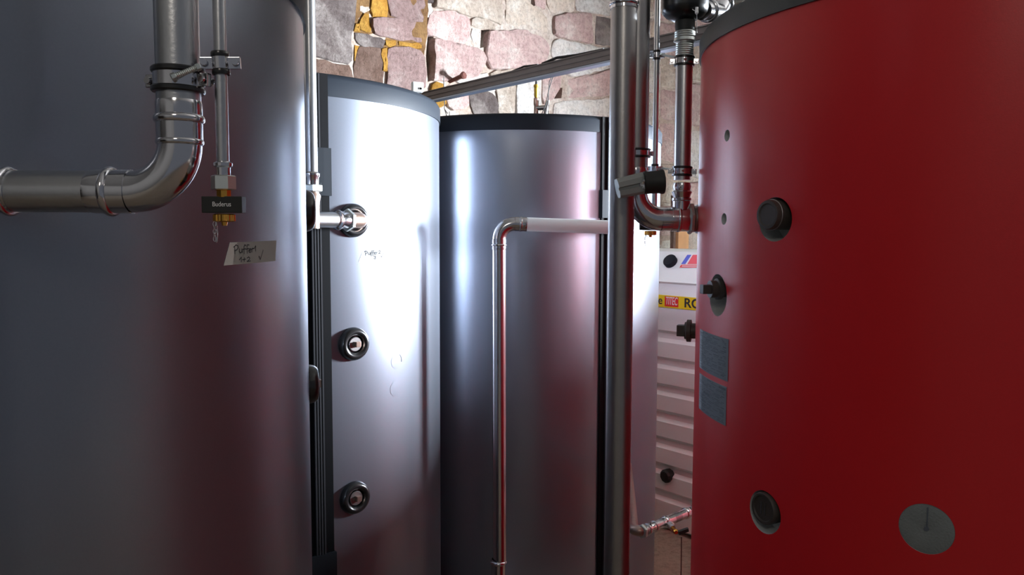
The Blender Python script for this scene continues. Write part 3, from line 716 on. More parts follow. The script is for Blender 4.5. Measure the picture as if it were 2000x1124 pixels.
# ---- 1. large pipe with elbow in the left foreground
YA = .72; rA = .0191
top = vert(347, 50, YA, CEIL); low = vert(353, 375, YA, P(353, 374, YA).z)
low = Vector((P(352, 300, YA).x, YA, P(353, 375, YA).z)); top = Vector((low.x, YA, CEIL))
lft = P(-260, 371, YA); lft.z = low.z
tA = thing('heating_pipe', (low.x, YA, low.z), 'wide steel pipe bending left in front of the big silver tank', 'pipe')
RA = .045
cor = corner([top, low, lft], RA); d1 = Vector((0, 0, 1)); d2 = (lft - low).normalized()
g = MB(); g.rod(top, cor[0] + d1 * .012, rA, 40); g.build('pipe_section', M['pipe'], tA)
xs = low.x - P(30, 374, YA).x
g = MB(); g.rod(cor[-1] + d2 * .012, low + d2 * xs, rA, 40); g.build('pipe_section', M['pipe'], tA)
g = MB(); g.tube(cor, rA * 1.01, 40, False)
socket(g, cor[0], d1, rA, .037, .56, 1.16); socket(g, cor[-1], d2, rA, .037, .52, 1.20)
bead(g, cor[0], d1, rA, 1.09, .003); g.build('elbow', M['fit'], tA, 'polished elbow with pressed rings')
xo = P(-100, 374, YA).x; cE = Vector((xo, YA, low.z)); dn = Vector((xo, YA, 0.0))
g = MB(); socket(g, low + d2 * xs, d2, rA, .028, .2, 1.2); c2_ = rounded([low + d2 * (xs + .01), cE, Vector((xo, YA, low.z - .08))], .022); g.tube(c2_, rA * 1.01, 40)
g.build('elbow', M['fit'], tA)
g = MB(); g.rod(Vector((xo, YA, low.z - .07)), dn, rA, 40); g.build('pipe_section', M['pipe'], tA)
# ---- 2. thin pipe with drain valve, left foreground
def drain_valve(t, p, s, right, chain=True, text=True):
    """p = top of the nut; s = scale in metres per photo pixel at the near valve; hangs straight down"""
    z = lambda a: p - Zu * a * s
    back = Vector((0, -1, 0))
    g = MB(); g.hexnut(z(28), Zu, 23.5 * s, 28 * s, ref=Vector((-.35, -1, 0))); g.build('union_nut', M['nut'], t)
    g = MB(); g.lathe(z(42), Zu, [(0, 14 * s), (13 * s, 14 * s), (14 * s, 17 * s)], 8, False); g.build('brass_neck', M['brass'], t)
    g = MB(); g.box(z(56.5), right * 39 * s, Zu * 16 * s, back.normalized() * 12 * s, 1.6 * s); h = g.build('black_handle', M['black'], t)
    if text:
        cu = bpy.data.curves.new('txt', 'FONT'); cu.body = 'Buderus'; cu.size = 13 * s; cu.align_x = 'CENTER'; cu.align_y = 'CENTER'; cu.extrude = .2 * s
        to = bpy.data.objects.new('txt', cu); COL.objects.link(to); bpy.context.view_layer.update()
        me = bpy.data.meshes.new_from_object(to.evaluated_get(bpy.context.evaluated_depsgraph_get())); bpy.data.objects.remove(to)
        g = MB(); c = z(56) + Vector((0, -12.3 * s, 0)) + right * 0 * s
        g.add([c + right * v.co.x * .85 + Zu * v.co.y - Vector((0, 1, 0)) * v.co.z for v in me.vertices], [tuple(q.vertices) for q in me.polygons], False)
        g.build('lettering', M['signwhite'], h)
    g = MB(); n = 20; pr = []
    vs = []; fs = []
    for hh, rr in ((0, 17), (2, 21), (14, 21), (16, 16)):
        for k in range(n * 2):
            a = PI * k / n; r = rr * (1.0 if k % 2 else .93) * s; vs.append(z(74 + hh) + Vector((math.cos(a) * r, math.sin(a) * r, 0)))
    m_ = n * 2
    for i in range(3):
        for k in range(m_): fs.append((i * m_ + k, i * m_ + (k + 1) % m_, (i + 1) * m_ + (k + 1) % m_, (i + 1) * m_ + k))
    fs += [tuple(range(m_)), tuple(3 * m_ + k for k in reversed(range(m_)))]
    g.add(vs, fs, False); g.lathe(z(97), Zu, [(0, 5 * s), (7 * s, 6 * s), (8 * s, 6 * s)], 12); g.build('knurled_cap', M['brass'], t)
    if chain:
        g = MB(); c0 = z(90) - right * 19 * s
        for k in range(5):
            c = c0 - Zu * (4 + 7.2 * k) * s
            ax = right if k % 2 else Vector((0, 1, 0))
            pts = [c + (Vector((0, 1, 0)) if k % 2 else right) * math.cos(2 * PI * j / 16) * 3.2 * s + Zu * math.sin(2 * PI * j / 16) * 5 * s for j in range(17)]
            g.tube(pts, .8 * s, 6, False)
        pts = [c0 + right * (3 + 2.5 * math.cos(a)) * s * 1.0 - Zu * (20 + 20 * math.sin(a)) * s for a in [2 * PI * j / 24 for j in range(25)]]
        g.tube(pts, .6 * s, 6, False)
        g.build('chain', M['fit'], t)
YB = .72; sB = YB / F
pb = P(436, 343, YB); tB = thing('drain_pipe', (pb.x, YB, pb.z - .08), 'thin steel pipe ending in a brass drain valve with black handle, left foreground', 'pipe')
g = MB(); g.rod(pb + Zu * .012, Vector((pb.x, YB, CEIL)), .0057, 28); g.build('pipe_section', M['pipe'], tB)
g = MB(); g.lathe(pb - Zu * .001, Zu, [(0, 13.5 * sB), (17 * sB, 13.5 * sB), (20 * sB, 17.5 * sB), (26 * sB, 17.5 * sB), (29 * sB, 12.5 * sB)], 32); g.build('press_socket', M['fit'], tB)
drain_valve(tB, pb, sB, Vector((1, 0, 0)))
# clamps tying both pipes together
cA = Vector((low.x, YA, P(350, 158, YA).z)); cB = Vector((pb.x, YB, P(430, 124, YB).z))
clamp('wide rubber-lined clamp on the big foreground pipe, joined to the thin pipe', cA, (0.02, 0, 1), rA, .0225, (1, -.25, .0),
      (cA + Vector((.005, -rA * 1.38, -.002)), cB + Vector((-.012, -.016, -.006))), None, .010)
clamp('small shiny clamp on the thin foreground pipe above the drain valve', cB, (-.05, 0, 1), .0066, .0205, (1, .2, .0), None, None, .010)

# ---- 3. pipe between first and second tank, leading into the upper port of the second tank
YC = 1.86; rC = .0143
px_ = P(608, 300, YC).x
zsock = P(610, 335, YC).z; znut = P(612, 361, YC).z; znb = P(612, 375, YC).z; zel = P(612, 430, YC).z
tC = thing('connection_pipe', (px_, YC, zel), 'vertical steel pipe with hex nut between the two left silver tanks', 'pipe')
g = MB(); g.rod((px_, YC, zsock - .01), (px_, YC, CEIL), rC, 32); g.build('pipe_section', M['pipe'], tC)
g = MB(); g.lathe((px_, YC, znut), Zu, [(0, rC * 1.12), (.016, rC * 1.12), (.020, rC * 1.3), (.026, rC * 1.3), (.030, rC * 1.04)], 32); g.build('press_socket', M['fit'], tC)
g = MB(); g.hexnut((px_, YC, znb), Zu, .0265, znut - znb, ref=Vector((.35, -1, 0))); g.build('union_nut', M['nut'], tC)
g = MB(); g.lathe((px_, YC, zel - .02), Zu, [(0, .017), (znb - zel - .004, .0175), (znb - zel + .008, .020), (znb - zel + .012, .020), (znb - zel + .018, .016), (znb - zel + .02, .016)], 32)
g.build('bronze_tee', M['bronze'], tC, 'brown bronze tee below the nut')
tip = pB + nB * .044; tip.z = pB.z
hd = Vector((px_ - .02, YC + .01, tip.z))
dH = (hd - tip).normalized()
tD = thing('connection_pipe', tip, 'short steel pipe running into the upper black port of the bright silver tank', 'pipe')
Lh = (hd - tip).length
g = MB(); g.tube(rounded([pB - nB * .012, tip, tip + dH * .046], .023, 10), .0205, 32, False); g.build('bronze_elbow', M['bronze'], tD)
q0 = tip + dH * .040
g = MB(); g.torus(q0 + dH * .002, dH, .0205, .0025); g.hexnut(q0 + dH * .004, dH, .029, .012, ref=Zu + Vector((.3, .3, 0))); g.build('union_nut', M['nut'], tD)
g = MB(); g.lathe(q0 + dH * .016, dH, [(0, .0225), (.022, .0225), (.026, .0252), (.031, .0252), (.034, .020)], 36); g.build('press_socket', M['fit'], tD)
g = MB(); g.rod(q0 + dH * .045, hd, .0193, 36); g.build('pipe_section', M['pipe'], tD)

# ---- 4. bent pipe in front of the third tank
YE = 2.36; rE = .0208
cz = P(985, 436.5, YE).z; xE = P(974.5, 560, YE).x
xF = P(1213, 440, YE).x
tE = thing('heating_pipe', (xE, YE, .25), 'slim shiny pipe bent at a right angle in front of the rear silver tank', 'pipe')
A_ = Vector((xE, YE, .25)); B_ = Vector((xE, YE, cz)); C_ = Vector((xF, YE + .02, cz - .012)); pT, nT = T3.hit(1213, 443)
cor = corner([A_, B_, C_], .046); dd = (C_ - B_).normalized()
g = MB(); g.rod(P(976, 1095, YE) * 1, cor[0] - Zu * .01, rE, 36); g.build('pipe_section', M['fit'], tE)
g = MB(); g.tube(cor, rE * 1.0, 36, False); socket(g, cor[0], -Zu, rE, .032, .55, 1.2); socket(g, cor[-1], dd, rE, .036, .5, 1.12); g.build('elbow', M['fit'], tE)
g = MB(); g.rod(cor[-1] + dd * .01, C_, rE, 36); g.build('pipe_section', M['pipe_glare'], tE)
D_ = T3.pt(T3.ang(1213, 443)[0], C_.z); 
g = MB(); g.tube(rounded([C_ - dd * .01, C_ + dd * .02, D_ + Vector((.0, .01, 0))], .02), rE, 28); g.build('elbow', M['fit'], tE)
pz = P(976, 1095, YE).z
g = MB(); socket(g, (xE, YE, pz + .004), -Zu, rE, .06, .15, 1.3); g.build('coupling', M['fit'], tE)
g = MB(); g.rod((xE, YE, pz - .05), (xE, YE, .27), rE, 28)
g.tube(rounded([(xE, YE, .28), (xE, YE, .2), T3.pt(T3.ang(985, 1000)[0], .2) + Vector((0, .01, 0))], .04), rE, 28); g.build('pipe_section', M['pipe_glare'], tE)

# ---- 5. thick vertical pipe in the middle
YG = 1.62; rG = 25.2 * YG / F
xG = P(1211, 600, YG).x
tG = thing('riser_pipe', (xG, YG, 0), 'thick vertical steel pipe standing in front of the rear tank', 'pipe')
zG = P(1214, 18, YG).z
g = MB(); g.rod((xG, YG, 0.0), (xG, YG, zG + .01), rG, 48); g.build('pipe_section', M['pipedull'], tG)
g = MB(); socket(g, (xG, YG, zG), Zu, rG, .05, .22, 1.14); g.build('coupling', M['fit'], tG)
g = MB(); g.rod((xG, YG, zG + .045), (xG, YG, CEIL), rG, 48); g.build('pipe_section', M['pipedull'], tG)

# ---- 6. pipe behind it, bending right into the red tank
YH = 1.75; rH = 23 * YH / F
xH = P(1243, 254, YH).x; zH = P(1300, 428, YH).z
endH = TR.c.x - math.sqrt(TR.R ** 2 - (YH - TR.c.y) ** 2)
A_ = Vector((xH, YH, CEIL)); B_ = Vector((xH, YH, zH)); C_ = Vector((endH + .01, YH, zH))
tH = thing('flow_pipe', (xH, YH, zH), 'steel pipe curving right at its foot into the red tank', 'pipe')
cor = corner([A_, B_, C_], .058); 
g = MB(); g.rod(A_, cor[0] + Zu * .01, rH, 36); g.build('pipe_section', M['pipedull'], tH)
g = MB(); g.tube(cor, rH * 1.0, 36, False); X = Vector((1, 0, 0))
xb = P(1311, 428, YH).x; g.rod(cor[-1], (xb, YH, zH), rH * .995, 36)
socket(g, (xb, YH, zH), X, rH, P(1344, 428, YH).x - xb, .42, 1.12); socket(g, cor[0] + Zu * .02, Zu, rH, .035, .5, 1.12); g.build('elbow', M['fit'], tH)
xn = P(1344, 428, YH).x
g = MB(); g.hexnut((xn, YH, zH), X, rH * 1.34, P(1354, 428, YH).x - xn, ref=Vector((0, -1, .25))); g.build('union_nut', M['nut'], tH)
xn2 = P(1354, 428, YH).x
g = MB(); g.lathe((xn2, YH, zH), X, [(0, rH * 1.1), (.006, rH * 1.1), (.007, rH * 1.22), (endH + .01 - xn2, rH * 1.22)], 36); g.build('flange', M['pipedull'], tH)
# its clamp
clamp('clamp on the pipe behind the thick riser', Vector((xH, YH, P(1250, 300, YH).z)), (0, 0, 1), rH, .020, (1, .1, 0))

# ---- 7. thinner pipe coming down beside the red tank into the curved pipe
rI = 16 * YH / F; xI = P(1334, 250, YH).x
tI = thing('return_pipe', (xI, YH, zH), 'steel pipe hanging from the black pump beside the red tank', 'pipe')
zI0 = P(1334, 405, YH).z; zt_ = P(1334, 112, YH).z
g = MB(); g.rod((xI, YH, P(1334, 352, YH).z), (xI, YH, zt_), rI, 36); g.build('pipe_section', M['pipe'], tI)
g = MB(); L = P(1334, 352, YH).z - zI0
pr = [(0, rI * 1.05), (L * .32, rI * 1.05), (L * .36, rI * 1.16), (L * .42, rI * 1.16), (L * .46, rI * .98), (L * .58, rI * 1.12), (L * .66, rI * 1.22), (L * .72, rI * 1.0), (L * .86, rI * 1.1), (L, rI * .98)]
g.lathe((xI, YH, zI0 - .006), Zu, [(h, r) for h, r in pr], 36); g.build('press_fitting', M['fit'], tI)
g = MB(); z0 = zt_; z1 = P(1334, 62, YH).z; L = z1 - z0; pr = []
for k in range(25):
    f = k / 24; pr.append((L * f, rI * ((1.02 if f < .6 else 1.2) + (.05 if k % 2 else 0) + (.06 if .55 < f < .7 else 0))))
g.lathe((xI, YH, z0), Zu, pr, 36); g.build('threaded_adapter', M['nut'], tI, 'threaded adapter wrapped with sealing hemp')
for (py, lab) in ((120, 'upper clamp on the pipe below the black pump'), (335, 'lower clamp on the pipe beside the red tank')):
    c = Vector((xI, YH, P(1334, py, YH).z)); c2 = Vector((P(1281, py - (12 if py < 200 else 6), 1.85).x, 1.85, P(1281, py - (12 if py < 200 else 6), 1.85).z))
    clamp(lab, c, (.03, 0, 1), rI, .022, (1, -.2, 0.05), (c + Vector((-.002, -rI * 1.2, 0)), c2 + Vector((.014, -.004, 0))), None, .010)

# pump above it
zP = P(1337, 36, YH).z
tP = thing('circulation_pump', (xI, YH, z1), 'black pump with silver pipe joints at the top beside the red tank', 'pump')
xP = P(1337, 30, YH).x; rp = 45 * YH / F
g = MB(); g.lathe((xI, YH, z1), Zu, [(0, rI * 1.08), (.010, rI * 1.18), (zP - z1 + .006, rI * 1.18)], 36); g.build('neck', M['black'], tP)
g = MB(); g.lathe((xP, YH, zP), Zu, [(-.006, rI * 1.2), (.004, rp * .80), (.012, rp * .95), (.022, rp), (.20, rp), (.21, rp * .9)], 44); g.build('housing', M['rubber'], tP)
g = MB(); a = P(1372, 20, YH) ; b = P(1402, 22, YH + .08); c = P(1430, -30, YH + .12)
g.tube(rounded([a, b, c], .02), .021, 28); bead(g, b + (c - b) * .35, c - b, .021, 1.25, .006); bead(g, a + (b - a) * .35, b - a, .021, 1.25, .006); g.build('side_pipe', M['fit'], tP, 'bright steel elbow on the pump')
g = MB(); g.tube([P(1352, 18, YH - .05), P(1361, 24, YH - .05), P(1361, 64, YH - .02)], .0007, 8); g.lathe(P(1361, 14, YH - .05), -Zu, [(0, .003), (.012, .004), (.016, .001)], 10); g.build('sensor_wire', M['signwhite'], tP)

# ---- 8. second thin drain pipe
YJ = 1.85; rJ = 5.4 * YJ / F; xJ = P(1281, 200, YJ).x; zJ = P(1270, 420, YJ).z
tJ = thing('drain_pipe', (xJ, YJ, zJ - .05), 'thin steel pipe with drain valve between the thick riser and the red tank', 'pipe')
g = MB(); g.rod((xJ, YJ, zJ + .005), (xJ, YJ, CEIL), rJ, 24); g.build('pipe_section', M['pipe'], tJ)
drain_valve(tJ, Vector((xJ - .008, YJ, zJ + .012)), .55 * YJ / F, Vector((1, 0, 0)), True, False)
for py in (108, 330):
    c = Vector((xJ, YJ, P(1281, py, YJ).z))
    clamp('small clamp on the thin rear pipe, ' + ('near the top' if py < 200 else 'just above the black grip'), c, (0, 0, 1), rJ * 1.1, .022, (1, .15, 0), None, None, .008)

# ---- 9. lever handle in front of the thick pipe
YK = 1.53; s = YK / F
tK = thing('valve_handle', P(1255, 380, YK), 'silver lever with black grip in front of the thick riser pipe', 'valve')
a = P(1257, 357.5, YK); b = P(1296, 355, YK - .0); ax = (b - a).normalized()
g = MB(); g.lathe(a, ax, [(0, 21 * s), (1 * s, 22.3 * s), (12 * s, 21.7 * s), (28 * s, 22 * s), (36 * s, 24 * s), (39 * s, 23 * s), (40 * s, 19 * s)], 40); g.build('grip', M['black'], tK)
# lever body: tapering rounded section with a groove
L0 = P(1206, 369, YK - .012); L1 = a
sec = [(-.55, 1), (.55, 1), (.85, .6), (.95, .1), (.55, .02), (.50, -.18), (.85, -.26), (.75, -.75), (.4, -1), (-.5, -1), (-.9, -.5), (-.9, .6)]
g = MB(); vs = []; fs = []; axl = (L1 - L0).normalized(); upv = (Zu - axl * Zu.dot(axl)).normalized(); fr = axl.cross(upv)
if fr.y > 0: fr = -fr
for (f, hh) in ((0, 18), (.04, 19), (.96, 21), (1, 20.5)):
    c = L0 + (L1 - L0) * f
    for (x, y) in sec: vs.append(c + fr * x * 12 * s + upv * y * hh * s)
n = len(sec)
for i in range(3):
    for k in range(n): fs.append((i * n + k, i * n + (k + 1) % n, (i + 1) * n + (k + 1) % n, (i + 1) * n + k))
fs += [tuple(reversed(range(n))), tuple(3 * n + k for k in range(n))]
g.add(vs, fs, False); lv = g.build('lever', M['cast'], tK)
g = MB(); c = a - axl * 4 * s + fr * 12 * s - Zu * 3 * s; g.lathe(c, fr - axl * .8, [(-.004, 9 * s), (.0005, 9 * s), (.001, 7 * s), (-.0005, 3 * s)], 24); g.build('screw', M['fit'], lv)
g = MB(); g.rod(P(1262, 357, YK), P(1250, 357, YG), 6 * s, 16)
g.rod(P(1215, 366, YK), P(1215, 366, YG - rG * .9), 6 * s, 16); g.build('stem', M['pipedull'], tK)

# ---- 10. low pipe behind, lower right
qa = P(1238, 1043, 2.28); qb = P(1360, 997, 2.50); qb.z = qa.z = (qa.z + qb.z) / 2
dl = (qb - qa).normalized()
tL = thing('low_pipe', (qa.x, qa.y, qa.z - .02), 'short pipe with fittings low down between the rear tank and the red tank', 'pipe')
D2 = T3.pt(T3.ang(1225, 1035)[0], qa.z)
g = MB(); g.tube(rounded([D2 + Vector((0, .02, 0)), qa - dl * .0, qa + dl * .05], .02), .0165, 24); g.build('bronze_elbow', M['bronze'], tL)
g = MB(); g.hexnut(qa + dl * .035, dl, .022, .010); g.build('union_nut', M['nut'], tL)
g = MB(); g.rod(qa + dl * .045, qb + dl * .35, .0145, 28); g.build('pipe_section', M['pipe'], tL)
g = MB(); Lt = (qb - qa).length
for f, L in ((.18, .03), (.42, .10), (.80, .06)):
    socket(g, qa + dl * Lt * f, dl, .0148, L, .2, 1.25); socket(g, qa + dl * (Lt * f + L * 1.5), -dl, .0148, L, .2, 1.25)
g.build('press_fitting', M['fit'], tL)
k0 = P(1306, 1022, 2.38); k1 = P(1325, 1046, 2.30)
g = MB(); g.rod(k0, k0 + (k1 - k0) * .45, .009, 20); g.hexnut(k0 + (k1 - k0) * .15, k1 - k0, .012, .012); tp = g.build('tap', M['nut'], tL)
g = MB(); g.lathe(k0 + (k1 - k0) * .45, k1 - k0, [(0, .006), (.018, .0055), (.022, .008), (.028, .006)], 16); g.build('tap_spout', M['brass'], tp)
g = MB(); g.box(P(1335, 1038, 2.31), Vector((.016, .006, .003)), Vector((0, .006, 0)), Vector((-.001, 0, .005)), .001); g.build('tap_lever', M['black'], tp)
g = MB(); w0 = P(1331, 1050, 2.29); g.tube([w0, w0 + Vector((.001, 0, -.1)), w0 + Vector((-.002, 0, -.3)), (w0.x, w0.y, 0.003)], .0018, 8)
tag(g.build('cable', M['rust']), 'thin dark wire hanging from the low tap to the floor', 'cable')

# ---- 11. rail overhead, running to the back wall
rb = P(1377, 62, 1.62); r0 = P(1290, 76, 1.75)
zr = P(1190, 108, 2.08).z
def rail_pt(t): return Vector((P(1190, 108, 2.08).x, 2.08, zr)) + V * t
g = MB(); hr = .0155; side = U
A0, A1 = rail_pt(-.70), rail_pt((VB - .0) - rail_pt(0).dot(V))
sec = [(-1, -1), (1, -1), (1, -.55), (.86, -.55), (.86, -.2), (1, -.2), (1, .5), (.8, .5), (.8, .8), (1, .8), (1, 1), (-1, 1), (-1, .8), (-.8, .8), (-.8, .5), (-1, .5), (-1, -.2), (-.86, -.2), (-.86, -.55), (-1, -.55)]
vs = [q + side * x * hr + Zu * y * hr for q in (A0, A1) for x, y in sec]; n = len(sec)
g.add(vs, [(k, (k + 1) % n, n + (k + 1) % n, n + k) for k in range(n)] + [tuple(reversed(range(n))), tuple(range(n, 2 * n))], False)
tRl = thing('mounting_rail', A0, 'long grey metal rail slanting across the stone wall above the tanks', 'rail')
g.build('channel', M['rail'], tRl)
g = MB(); g.box((A0 + A1) / 2 - Zu * (hr + .0035), (A1 - A0) / 2, side * hr * .9, Zu * .0025); g.build('lower_lip', M['railedge'], tRl, 'shiny lower lip')
g = MB(); g.tube([rail_pt(.02) + Zu * .018, rail_pt(.12) + Zu * .020, rail_pt(.2) + Zu * .026, rail_pt(.26) + Zu * .019], .004, 10)
g.tube([rail_pt(.28) + Zu * .019, rail_pt(.34) + Zu * .024, rail_pt(.4) + Zu * .017], .003, 10); g.build('cable_end', M['black'], tRl)

# ---- 12. small things on the tank lids and wall
# brass air vent on the rear tank
zt3 = T3.zt + .062 + 8 * 3.05 / F
yv = 3.05; vx = P(1047, 220, yv).x; sv = yv / F
tV = thing('air_vent', (vx, yv, zt3), 'small yellow brass air vent standing on the rear tank lid', 'valve')
g = MB(); g.lathe((vx, yv, zt3), Zu, [(-8 * sv, 5 * sv), (22 * sv, 4 * sv), (24 * sv, 5 * sv), (36 * sv, 5 * sv), (38 * sv, 3 * sv)], 20); g.build('base', M['bronze'], tV)
g = MB(); g.rod((vx, yv, zt3 + 18 * sv), (vx + 20 * sv, yv, zt3 + 19 * sv), 4.5 * sv, 14); g.rod((vx + 18 * sv, yv, zt3 + 6 * sv), (vx + 22 * sv, yv, zt3 + 32 * sv), 4 * sv, 14); g.build('side_valve', M['pipedull'], tV)
g = MB(); g.lathe((vx, yv, zt3 + 37 * sv), Zu, [(0, 2.5 * sv), (3 * sv, 4 * sv), (20 * sv, 4 * sv), (21 * sv, 5 * sv), (25 * sv, 5 * sv), (26 * sv, 3 * sv)], 20); g.build('cylinder', M['yellowbrass'], tV)
g = MB(); g.lathe((vx, yv, zt3 + 62 * sv), Zu, [(0, 2.2 * sv), (6 * sv, 1.8 * sv), (8 * sv, 1 * sv)], 12); g.build('tip', M['black'], tV)
# two cables falling from the rail behind the vent
yc = 3.0
g = MB()
g.tube([P(x, y, yc) for x, y in ((1081, 132), (1078, 148), (1073, 160), (1072, 172), (1070, 185), (1067, 200), (1063, 212), (1058, 223))], .0016, 8)
tag(g.build('cable', M['black']), 'left strand of two thin black cables hanging from the rail to the rear tank', 'cable')
g = MB()
g.tube([P(x, y, yc + .02) for x, y in ((1081, 131), (1080, 150), (1075, 165), (1071, 180), (1071, 195), (1071, 210), (1070, 224))], .0016, 8)
tag(g.build('cable', M['black']), 'right strand of two thin black cables hanging from the rail to the rear tank', 'cable')
# hooked wire on the rear tank
g = MB(); g.tube([P(x, y, 3.1) for x, y in ((867, 150), (867, 170), (868, 190), (868, 212), (871, 222), (874, 231))], .0018, 8)
g.tube([P(x, y, 3.1) for x, y in ((869, 214), (874, 222), (878, 218), (878, 226))], .002, 8)
tag(g.build('hooked_wire', M['pipedull']), 'thin upright wire with a hook at the left edge of the rear tank', 'wire')
# white terminal block on the second tank's lid
pk = P(815, 176, 2.32); zt2 = T2.zt + .062; 
tM = thing('terminal_block', (pk.x, pk.y, zt2), 'small white terminal block on the lid of the bright silver tank', 'connector')
g = MB(); g.box((pk.x, pk.y, zt2 + .014), (.015, .006, 0), (-.004, .010, 0), (0, 0, .014), .002); g.build('block', M['labelwhite'], tM)
for k in (-1, 0, 1):
    g = MB(); g.lathe((pk.x + .009 * k - .0005 + .0025, pk.y - .009 + .002 * k, zt2 + .009), (0.2, -1, 0), [(0, .0032), (.0015, .0032)], 12); g.build('screw_hole', M['black'], tM)
# iron spike in the wall
def wallpt(px, py, d): return PW(px, py, VB - d)
s0 = wallpt(877, 160, .03); s1 = wallpt(906, 147, .16)
g = MB(); g.tube([s0, s0 + (s1 - s0) * .8, s1, s1 + (s1 - s0) * .06], [.011, .013, .022, .014], 8)
tag(g.build('iron_spike', M['rust']), 'rusty iron spike sticking out of the stone wall above the rail', 'spike')

# ---- 13. white plastic oil tank
UF = 3.23
zbot = 0.0
def zu(py, px=1320, u=UF): return PU(px, py, u).z
ztop = zu(492, 1320, UF + .12) + .004
prof = [(UF + .06, 0.0), (UF + .01, .03), (UF, .10)]
zz = .16; zband0 = zu(607); 
while zz < zband0 - .14:
    prof += [(UF, zz), (UF + .022, zz + .018), (UF + .022, zz + .045), (UF, zz + .063)]; zz += .142
prof += [(UF, zband0 - .04), (UF - .004, zband0 - .03), (UF - .004, zu(573) + .0), (UF, zu(570)), (UF + .002, zu(556)), (UF - .008, zu(552)), (UF + .008, zu(546)), (UF + .064, (zu(546) + zu(492, 1320, UF + .12)) / 2 - .002), (UF + .12, zu(492, 1320, UF + .12)), (UF + .16, ztop)]
back = [(UF + .72 - (a - UF), z) for a, z in reversed(prof)]
full = prof + back
def oil_tank(v0, v1, label):
    tO = thing('oil_tank', W(UF + .36, (v0 + v1) / 2, 0), label, 'tank', 'white plastic oil tanks')
    g = MB(); vs = []; fs = []; n = len(full); cu_ = UF + .36; cz_ = .8
    for (v, sc_) in ((v0, .93), (v0 + .03, .985), (v0 + .08, 1), (v1 - .08, 1), (v1 - .03, .985), (v1, .93)):
        for a, z in full: vs.append(W(cu_ + (a - cu_) * sc_, v, max(0, cz_ + (z - cz_) * sc_) if z > .01 else 0))
    for i in range(5):
        for k in range(n): fs.append((i * n + k, (i + 1) * n + k, (i + 1) * n + (k + 1) % n, i * n + (k + 1) % n))
    fs += [tuple(range(n)), tuple(5 * n + k for k in reversed(range(n)))]
    g.add(vs, fs, True); g.build('body', M['white'], tO)
    return tO
oil_tank(-1.95, 1.20, 'added copy of the oil tank, unseen behind the red tank, blocks low window light')  # unseen body added to keep low window light off the tanks
tO = oil_tank(1.25, 3.25, 'white ribbed plastic oil tank with a yellow band, seen left of the red tank')
# yellow band
g = MB(); za, zb_ = zu(602.5), zu(578.5); g.box(W(UF - .006, 2.3, (za + zb_) / 2), V * .9, U * .0025, Zu * (zb_ - za) / 2); bnd = g.build('yellow_band', M['yellow'], tO)
def label_text(body, v_at, z_at, size, m, parent, shear=0.0, sx=1.0, off=.0095, bold=0):
    cu = bpy.data.curves.new('txt', 'FONT'); cu.body = body; cu.size = size; cu.align_x = 'CENTER'; cu.align_y = 'CENTER'; cu.extrude = .0006; cu.shear = shear; cu.offset = bold
    to = bpy.data.objects.new('txt', cu); COL.objects.link(to); bpy.context.view_layer.update()
    me = bpy.data.meshes.new_from_object(to.evaluated_get(bpy.context.evaluated_depsgraph_get())); bpy.data.objects.remove(to)
    g = MB(); c = W(UF - off, v_at, z_at)
    g.add([c - V * v.co.x * sx + Zu * v.co.y - U * v.co.z for v in me.vertices], [tuple(q.vertices) for q in me.polygons], False)
    return g.build('lettering', M[m], parent)
def vat(px, py=590): return PU(px, py, UF).dot(V)
zm = (za + zb_) / 2
c0, c1 = vat(1300.5), vat(1327)
g = MB(); g.box(W(UF - .0088, (c0 + c1) / 2, PU(1313, 589.5, UF).z), V * abs(c1 - c0) / 2, U * .0008, Zu * (zb_ - za) * .41); rb_ = g.build('red_panel', M['signred'], bnd)
label_text('TITEC', (c0 + c1) / 2, PU(1313, 589, UF).z, .058, 'signwhite', tO, .15, abs(c1 - c0) / .150 * .86, .0102, .0002)
label_text('le', vat(1290), PU(1291, 587, UF).z, .060, 'ink', tO, 0, 1.0, .0095, .0005)
label_text('RO', vat(1355), PU(1355, 594, UF).z, .066, 'ink', tO, 0, 1.15, .0095, .0012)
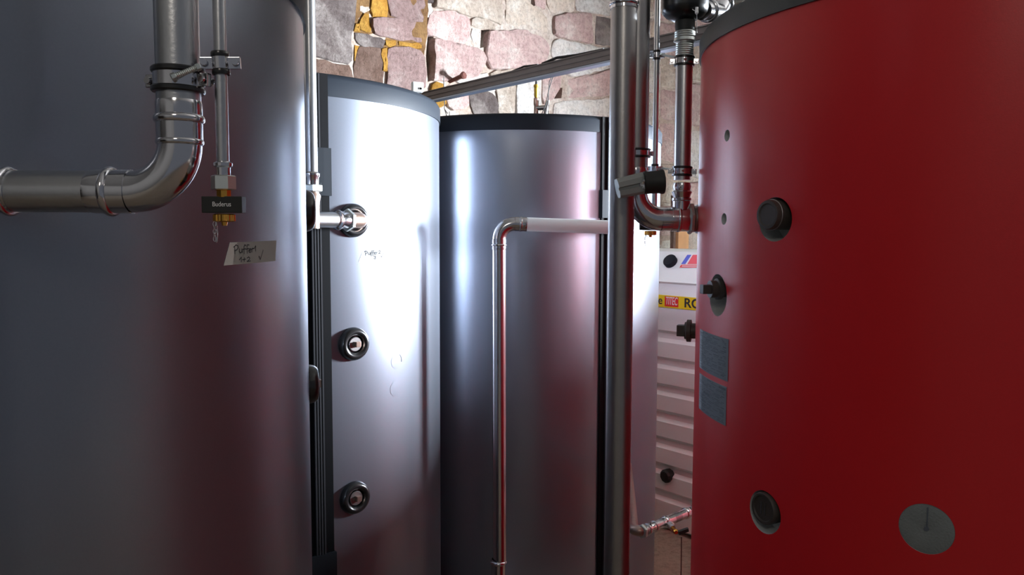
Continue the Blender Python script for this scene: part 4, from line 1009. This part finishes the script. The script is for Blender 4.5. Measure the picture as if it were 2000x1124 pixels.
# sticker on the shoulder, filler cap and low knob
def shoulder(px, py):
    """point on the sloping shoulder"""
    a = W(UF + .008, 0, zu(546)); b = W(UF + .12, 0, ztop - .004); nrm = (b - a).cross(V).normalized(); d = ray(px, py)
    t_ = (a - CAM).dot(nrm) / d.dot(nrm); q = CAM + d * t_
    if nrm.dot(U) > 0: nrm = -nrm
    return q, nrm
def quad(px, m, d, name, parent, label=None):
    g = MB(); a = [shoulder(x, y) for x, y in px]; top_ = [q + nn * (d + .003) for q, nn in a]; bot = [q + nn * .0005 for q, nn in a]; n = len(a)
    g.add(top_ + bot, [tuple(range(n))] + [(k, (k + 1) % n, n + (k + 1) % n, n + k) for k in range(n)], False); return g.build(name, M[m], parent, label)
st = quad([(1327, 524), (1376, 524), (1392, 498), (1342, 498)], 'signwhite', .0, 'sticker', tO, 'blue and red parallelogram sticker')
quad([(1331, 517), (1339, 517), (1351, 499), (1343, 499)], 'signblue', .001, 'blue_stripe', st)
quad([(1343, 517), (1374, 517), (1386, 499), (1354, 499)], 'signpink', .001, 'red_field', st)
quad([(1328, 523.5), (1375, 523.5), (1377, 518.5), (1331, 518.5)], 'signred', .001, 'red_bar', st)
quad([(1332, 522), (1370, 522), (1371, 520.3), (1333, 520.3)], 'signwhite', .002, 'white_line', st)
q, nn = shoulder(1311, 513)
g = MB(); g.lathe(q - nn * .01, nn, [(0, .036), (.03, .037), (.036, .034), (.038, .02)], 28)
g.build('filler_cap', M['cap'], tO, 'round dark grey screw cap')
q = PU(1303, 930, UF); g = MB(); g.lathe(q + U * .02, -U, [(0, .036), (.035, .036), (.045, .026), (.046, .01)], 10, False); g.build('drain_knob', M['black'], tO, 'black knob low on the tank')

# ---- 14. wooden post behind the oil tank
q = PW(1331, 430, 3.45); zt_p = PW(1331, 372, 3.45).z
tW = thing('wooden_plank', (q.x, q.y, 0), 'brown wooden plank standing behind the white oil tank against the wall', 'plank')
g = MB(); g.box((q.x, q.y, zt_p / 2), U * .058, V * .022, Zu * zt_p / 2, .003); g.build('plank', M['wood'], tW)
g = MB(); g.box(Vector((q.x, q.y, zt_p * .49)) - U * .078 + V * .01, U * .012, V * .015, Zu * zt_p * .49, .002); g.build('slit_strip', M['s_brown'], tW)  # dark strip modelled for the slit at the plank's left edge
print('stones', NST[0])
